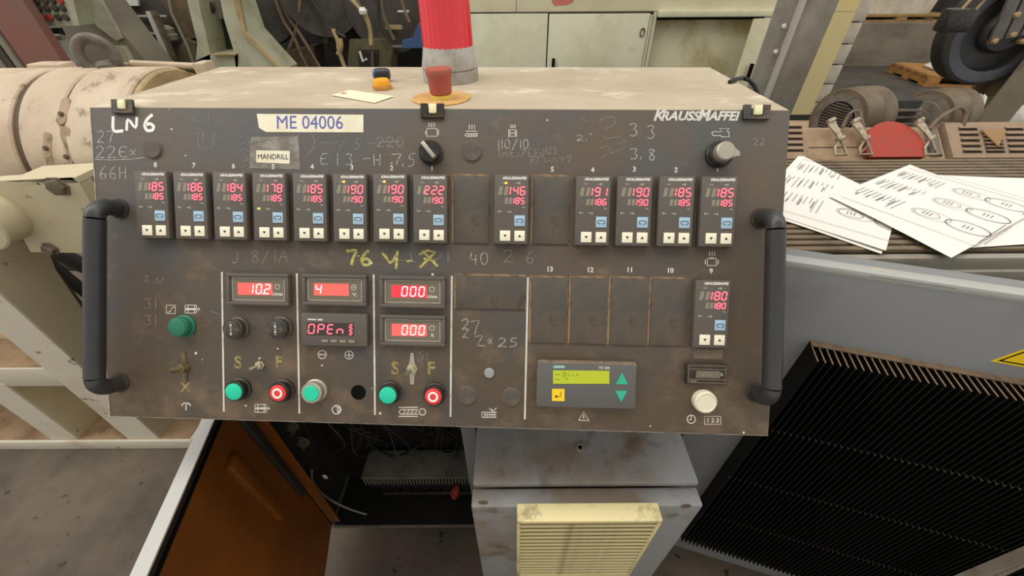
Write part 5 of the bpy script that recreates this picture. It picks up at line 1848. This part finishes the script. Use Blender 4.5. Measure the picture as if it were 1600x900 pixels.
wpart(MB().bounds(cx(1018), cx(1202), YC + .05, YC + .104, .05, cz(33), bev=.003), 'recessed_door', 'cab_worn', cc)
wpart(MB().bounds(cx(1014.5), cx(1019), YC - .01, YC + .3, 0, zs - .004), 'post', 'cab_green', cc)
a_ = Vector((aty(1176, 36, YC - .12).x, YC - .12, 0))
hd2 = Vector((.30, .07, 0))
lf = MB()
lf.ext([a_ + Vector((0, 0, .05)), a_ + hd2 + Vector((0, 0, .05)), a_ + hd2 + Vector((0, 0, cz(28))), a_ + Vector((0, 0, cz(29)))], (0.005, .02, 0))
wpart(lf, 'ajar_door', 'cab_cream', cc)
h0 = aty(1172, 112, YC - .14)
wpart(MB().bounds(h0.x - .006, h0.x + .014, YC - .145, YC - .115, cz(124, 1170, YC - .14), cz(100, 1170, YC - .14), bev=.003), 'handle', 'black', cc)

# steel column, board, block pier
YS = 2.0
x_l, x_e, x_r = aty(1222, 0, YS).x, aty(1256, 0, YS).x, aty(1312, 0, YS).x
sc_ = thing('steel_column', ((x_l + x_r) / 2, YS + .08, 0), 'grey steel column with bolted flange right of the cabinets', 'column')
wpart(MB().bounds(x_l, x_e, YS + .02, YS + .035, 0, 2.6), 'flange', 'column_grey', sc_)
wpart(MB().bounds(x_e - .008, x_e + .008, YS - .012, YS + .05, 0, 2.6, bev=.003), 'flange_edge_highlight', 'column_highlight', sc_)  # bright line on the flange edge, a highlight put into its colour
wpart(MB().bounds(x_e, x_r, YS, YS + .16, 0, 2.6, bev=.002), 'column_body', 'column_grey', sc_)
for (x, y) in ((1225, 41), (1212, 81)):
    c = aty(x, y, YS + .018)
    wpart(MB().lathe([(.010, 0), (.008, .008), (.0001, .009)], Matrix.Translation((c.x, YS + .02, c.z)) @ Matrix.Rotation(math.radians(90), 4, 'X'), 12), 'bolt', 'bg_white', sc_)
YB = 2.35
xb0, xb1 = aty(1300, 0, YB).x, aty(1346, 0, YB).x
zb0 = aty(1260, 179, YB).z
yb_ = thing('yellow_board', ((xb0 + xb1) / 2, YB + .01, 0), 'yellowish painted board standing between the steel column and the block pier', 'board')
wpart(MB().bounds(xb0, xb1, YB, YB + .025, zb0, aty(1330, 17, YB).z - .004), 'lower_board', 'yellow_board', yb_)
wpart(MB().bounds(xb0, xb1, YB, YB + .025, aty(1330, 17, YB).z, 2.6), 'upper_board', 'yellow_board', yb_)
wpart(MB().bounds(xb0 - .02, xb1 + .01, YB - .005, YB + .05, 0, zb0), 'dark_foot', 'bg_dark', yb_)
bp2 = structure(MB().bounds(xb1 + .012, aty(1358, 10, 2.5).x - .006, 2.515, 2.79, 0, 2.6).build('wall_pier', 'wall_far'))
ys_ = [-60, -18, 10, 30, 48, 68, 97, 109, 128, 142, 156, 172, 190, 215, 250, 300]
x0_, x1_ = xb1 + .008, aty(1361, 10, 2.5).x
zz = 0
blk = MB().box((0, 0, 0), (x1_ - x0_, .30, .094), None, .004).mesh('block', 'white_block')
k_ = 0
while zz < 2.5:
    put('block', blk, bp2, Matrix.Translation(((x0_ + x1_) / 2 + rw.uniform(-.004, .004), 2.65, zz + .047)))
    zz += .10
    k_ += 1

# raised dock, pallets, bulk bag
YD = 4.3
structure(MB().bounds(1.95, 7, YD, YD + 4, 0, aty(1420, 36, YD).z).build('wall_dock', 'dock_grey'))
ztd = aty(1420, 36, YD).z


def pallet(name, ctr, L_, W_, rot, label, m='pallet_wood', h=.13):
    t = thing(name, ctr, label, 'pallet')
    t.rotation_euler = (0, 0, rot)
    brd = MB().box((0, 0, h - .01), (L_, W_ / 6.5, .02), None, .002).mesh('board', m)
    for k in range(5):
        put('board', brd, t, Matrix.Translation((0, -W_ / 2 + W_ * (k + .5) / 5, 0)))
    sk = MB().box((0, 0, h * .5 - .0025), (.09, W_, h - .036)).mesh('bearer', m)
    for k in (-1, 0, 1):
        put('bearer', sk, t, Matrix.Translation((k * (L_ / 2 - .05), 0, 0)))
    bb = MB().box((0, 0, .0075), (L_, .09, .015)).mesh('bottom_board', m)
    for k in (-1, 0, 1):
        put('bottom_board', bb, t, Matrix.Translation((0, k * (W_ / 2 - .045), 0)))
    return t


pl = aty(1415, 36, YD + .05)
pallet('wooden_pallet', (pl.x, YD + .50, ztd + .0005), 1.0, .8, -.03, 'wooden pallet under the white bulk bag on the dock', h=.055)
# bulk bag
bb = MB()
nx, nz_ = 28, 8
vs, fs = [], []
for j in range(nz_ + 1):
    v = j / nz_
    for i in range(nx):
        a = 2 * math.pi * i / nx
        e = 2 / 3.2
        r_ = (.40 + .03 * math.sin(v * math.pi)) * (1 + .02 * math.sin(5 * a + v * 3))
        x_ = r_ * math.copysign(abs(math.cos(a)) ** e, math.cos(a))
        y_ = r_ * .85 * math.copysign(abs(math.sin(a)) ** e, math.sin(a))
        vs.append((pl.x + x_, YD + .50 + y_, ztd + .0565 + .62 * v + (.03 * math.sin(3 * a) if j == 0 else 0) * 0))
for j in range(nz_):
    for i in range(nx):
        k2 = (i + 1) % nx
        fs.append((j * nx + i, j * nx + k2, (j + 1) * nx + k2, (j + 1) * nx + i))
fs.append(tuple(reversed(range(nx))))
fs.append(tuple(nz_ * nx + i for i in range(nx)))
bb._add(vs, fs)
tag(bb.build('bulk_bag', 'bag_white'), 'dirty white woven bulk bag standing on a pallet in the right background', 'bag')
c = aty(1480, 36, YD)
bag('plastic_bag', [(1490, 34), (1494, 29), (1512, 26), (1540, 32), (1520, 35)], ztd + .002, .10, 'cream plastic sack lying on the dock beside the bulk bag', 'bag_white')
YQ = 2.9
YQ = 3.2
zq = aty(1420, 142, YQ).z - .02
pa_ = pallet('wooden_pallet', (aty(1402, 140, YQ).x + .86, YQ + .42, zq + .0005), .8, .6, -.25, 'orange wooden pallet lying low below the black pulley wheel', 'pallet_orange', .08)
tag(MB().bounds(2.14, 4.2, YQ - .08, YD - .01, 0, zq, None, .01).build('dark_platform', 'bg_dark'), 'dark platform under the orange pallet in front of the dock', 'platform')
c = aty(1440, 124, YQ + .3)
bag('plastic_bag', [pa_.location + Vector(v) for v in ((-.30, -.15, .0815), (-.22, .15, .0815), (.1, .2, .0815), (.3, .05, .0815), (.1, -.2, .0815))], 0, .05, 'grey crumpled plastic sheeting on the orange pallet', 'plastic_white')
b3 = thing('steel_beam', aty(1560, 150, 1.75), 'olive grey steel beam leaning below the black pulley wheel at the right', 'beam')
b3.location.z = 0
P_ = [aty(*q_, 1.75) for q_ in ((1515, 182), (1585, 90), (1680, 40), (1680, 120), (1600, 150), (1580, 182))]
a_, b2 = aty(1535, 185, 1.7), aty(1640, 50, 1.7)
dv = (b2 - a_).normalized()
sd = dv.cross(Vector((0, 1, 0))).normalized()
bm_ = MB()
st_ = a_ - dv * 1.4
st_ = a_ + dv * (-(a_.z) / dv.z)
FM = Matrix((dv, Vector((0, 1, 0)), -sd)).transposed().to_4x4()
FM.translation = st_
Lb = (b2 - st_).length + .5
bm_.bounds(0.06, Lb, -.05, -.035, -.06, .06, FM)
bm_.bounds(0.06, Lb, .06, .075, -.06, .06, FM)
bm_.bounds(0.06, Lb, -.035, .06, -.006, .006, FM)
wpart(bm_, 'beam_section', 'beam_olive', b3)
la, lb = aty(1518, 160, 1.9), aty(1552, 112, 1.9)
la = la - (lb - la) * (la.z / (lb.z - la.z))
tag(MB().tube([la, lb], .007, 6).build('thin_lath', 'pallet_wood'), 'thin wooden lath leaning along the olive beam', 'lath')
bag('plastic_bag', [(1508, 172), (1515, 160), (1530, 158), (1536, 166), (1528, 174)], aty(1520, 172, 1.5).z, .03, 'small grey plastic bag between the right motor and the leaning beam')

# black pulley wheel
YW = 1.75
c = aty(1562, 46, YW)
wt = thing('pulley_wheel', (c.x, YW, c.z - .2), 'large black pulley wheel held by a steel fork bracket at the upper right', 'pulley')
q = Matrix.Translation((0, 0, .2)) @ Matrix.Rotation(math.radians(-8), 4, 'Z') @ Matrix.Rotation(math.radians(90), 4, 'X')
R_ = .182
MB().lathe([(R_ * .94, -.045), (R_, -.040), (R_, -.030), (R_ * .93, -.008), (R_ * .93, .008), (R_, .030), (R_, .040), (R_ * .94, .045), (R_ * .74, .040), (R_ * .70, .022), (R_ * .70, -.022), (R_ * .74, -.040), (R_ * .94, -.045)], q, 56, cap=False).build('rim', 'wheel_black', wt)
MB().lathe([(R_ * .96, .041), (R_ * .94, .0465), (R_ * .76, .0425), (R_ * .74, .040)], q, 56, cap=False).build('rim_face', 'wheel_blue', wt)
MB().lathe([(R_ * .71, -.012), (R_ * .71, .012), (.0001, .014)], q, 48).build('web', 'wheel_black', wt)
MB().lathe([(.075, .0), (.075, .03), (.065, .045), (.0001, .048)], q, 30).build('hub', 'wheel_black', wt)
fk = MB()
for o_ in (-.045, .0, .045):
    fk.bounds(o_ - .019, o_ + .019, -.02, .42, .052, .066, q @ Matrix.Rotation(math.radians(12), 4, 'Z'), .003)
fk.build('fork_bracket', 'bracket_steel', wt)
for (x_, y_) in ((-.03, .05), (.03, .05), (-.045, -.03), (.0, -.01), (.05, -.03)):
    MB().lathe([(.010, .046), (.010, .072), (.007, .076)], q @ Matrix.Translation((x_, y_, 0)), 6).build('bolt', 'tan_steel', wt)
c2 = aty(1520, 12, YW - .1)
cl = MB()
o2 = Vector((c2.x - wt.location.x, -.09, c2.z - wt.location.z))
cl.tube([o2 + Vector((-.030, 0, -.018)), o2 + Vector((.020, 0, -.018)), o2 + Vector((.034, 0, .026)), o2 + Vector((-.014, 0, .026))], .006, 6, closed=True)
cl.build('clamp', 'tan_steel', wt)
c2 = aty(1497, 32, YW - .08)
MB().box((c2.x - wt.location.x, -.07, c2.z - wt.location.z), (.09, .06, .07), None, .01).build('black_joint', 'black_gloss', wt)
MB().bounds(.02, .10, .05, .10, .1, 1.2).build('hanger', 'bracket_steel', wt)
tag(MB().bounds(aty(1486, 10, 4.9).x, 6.0, 5.3, 5.7, ztd + .001, 2.2).build('dark_crate', 'bg_darker'), 'dark crate standing behind the bulk bag and the pulley wheel', 'crate')
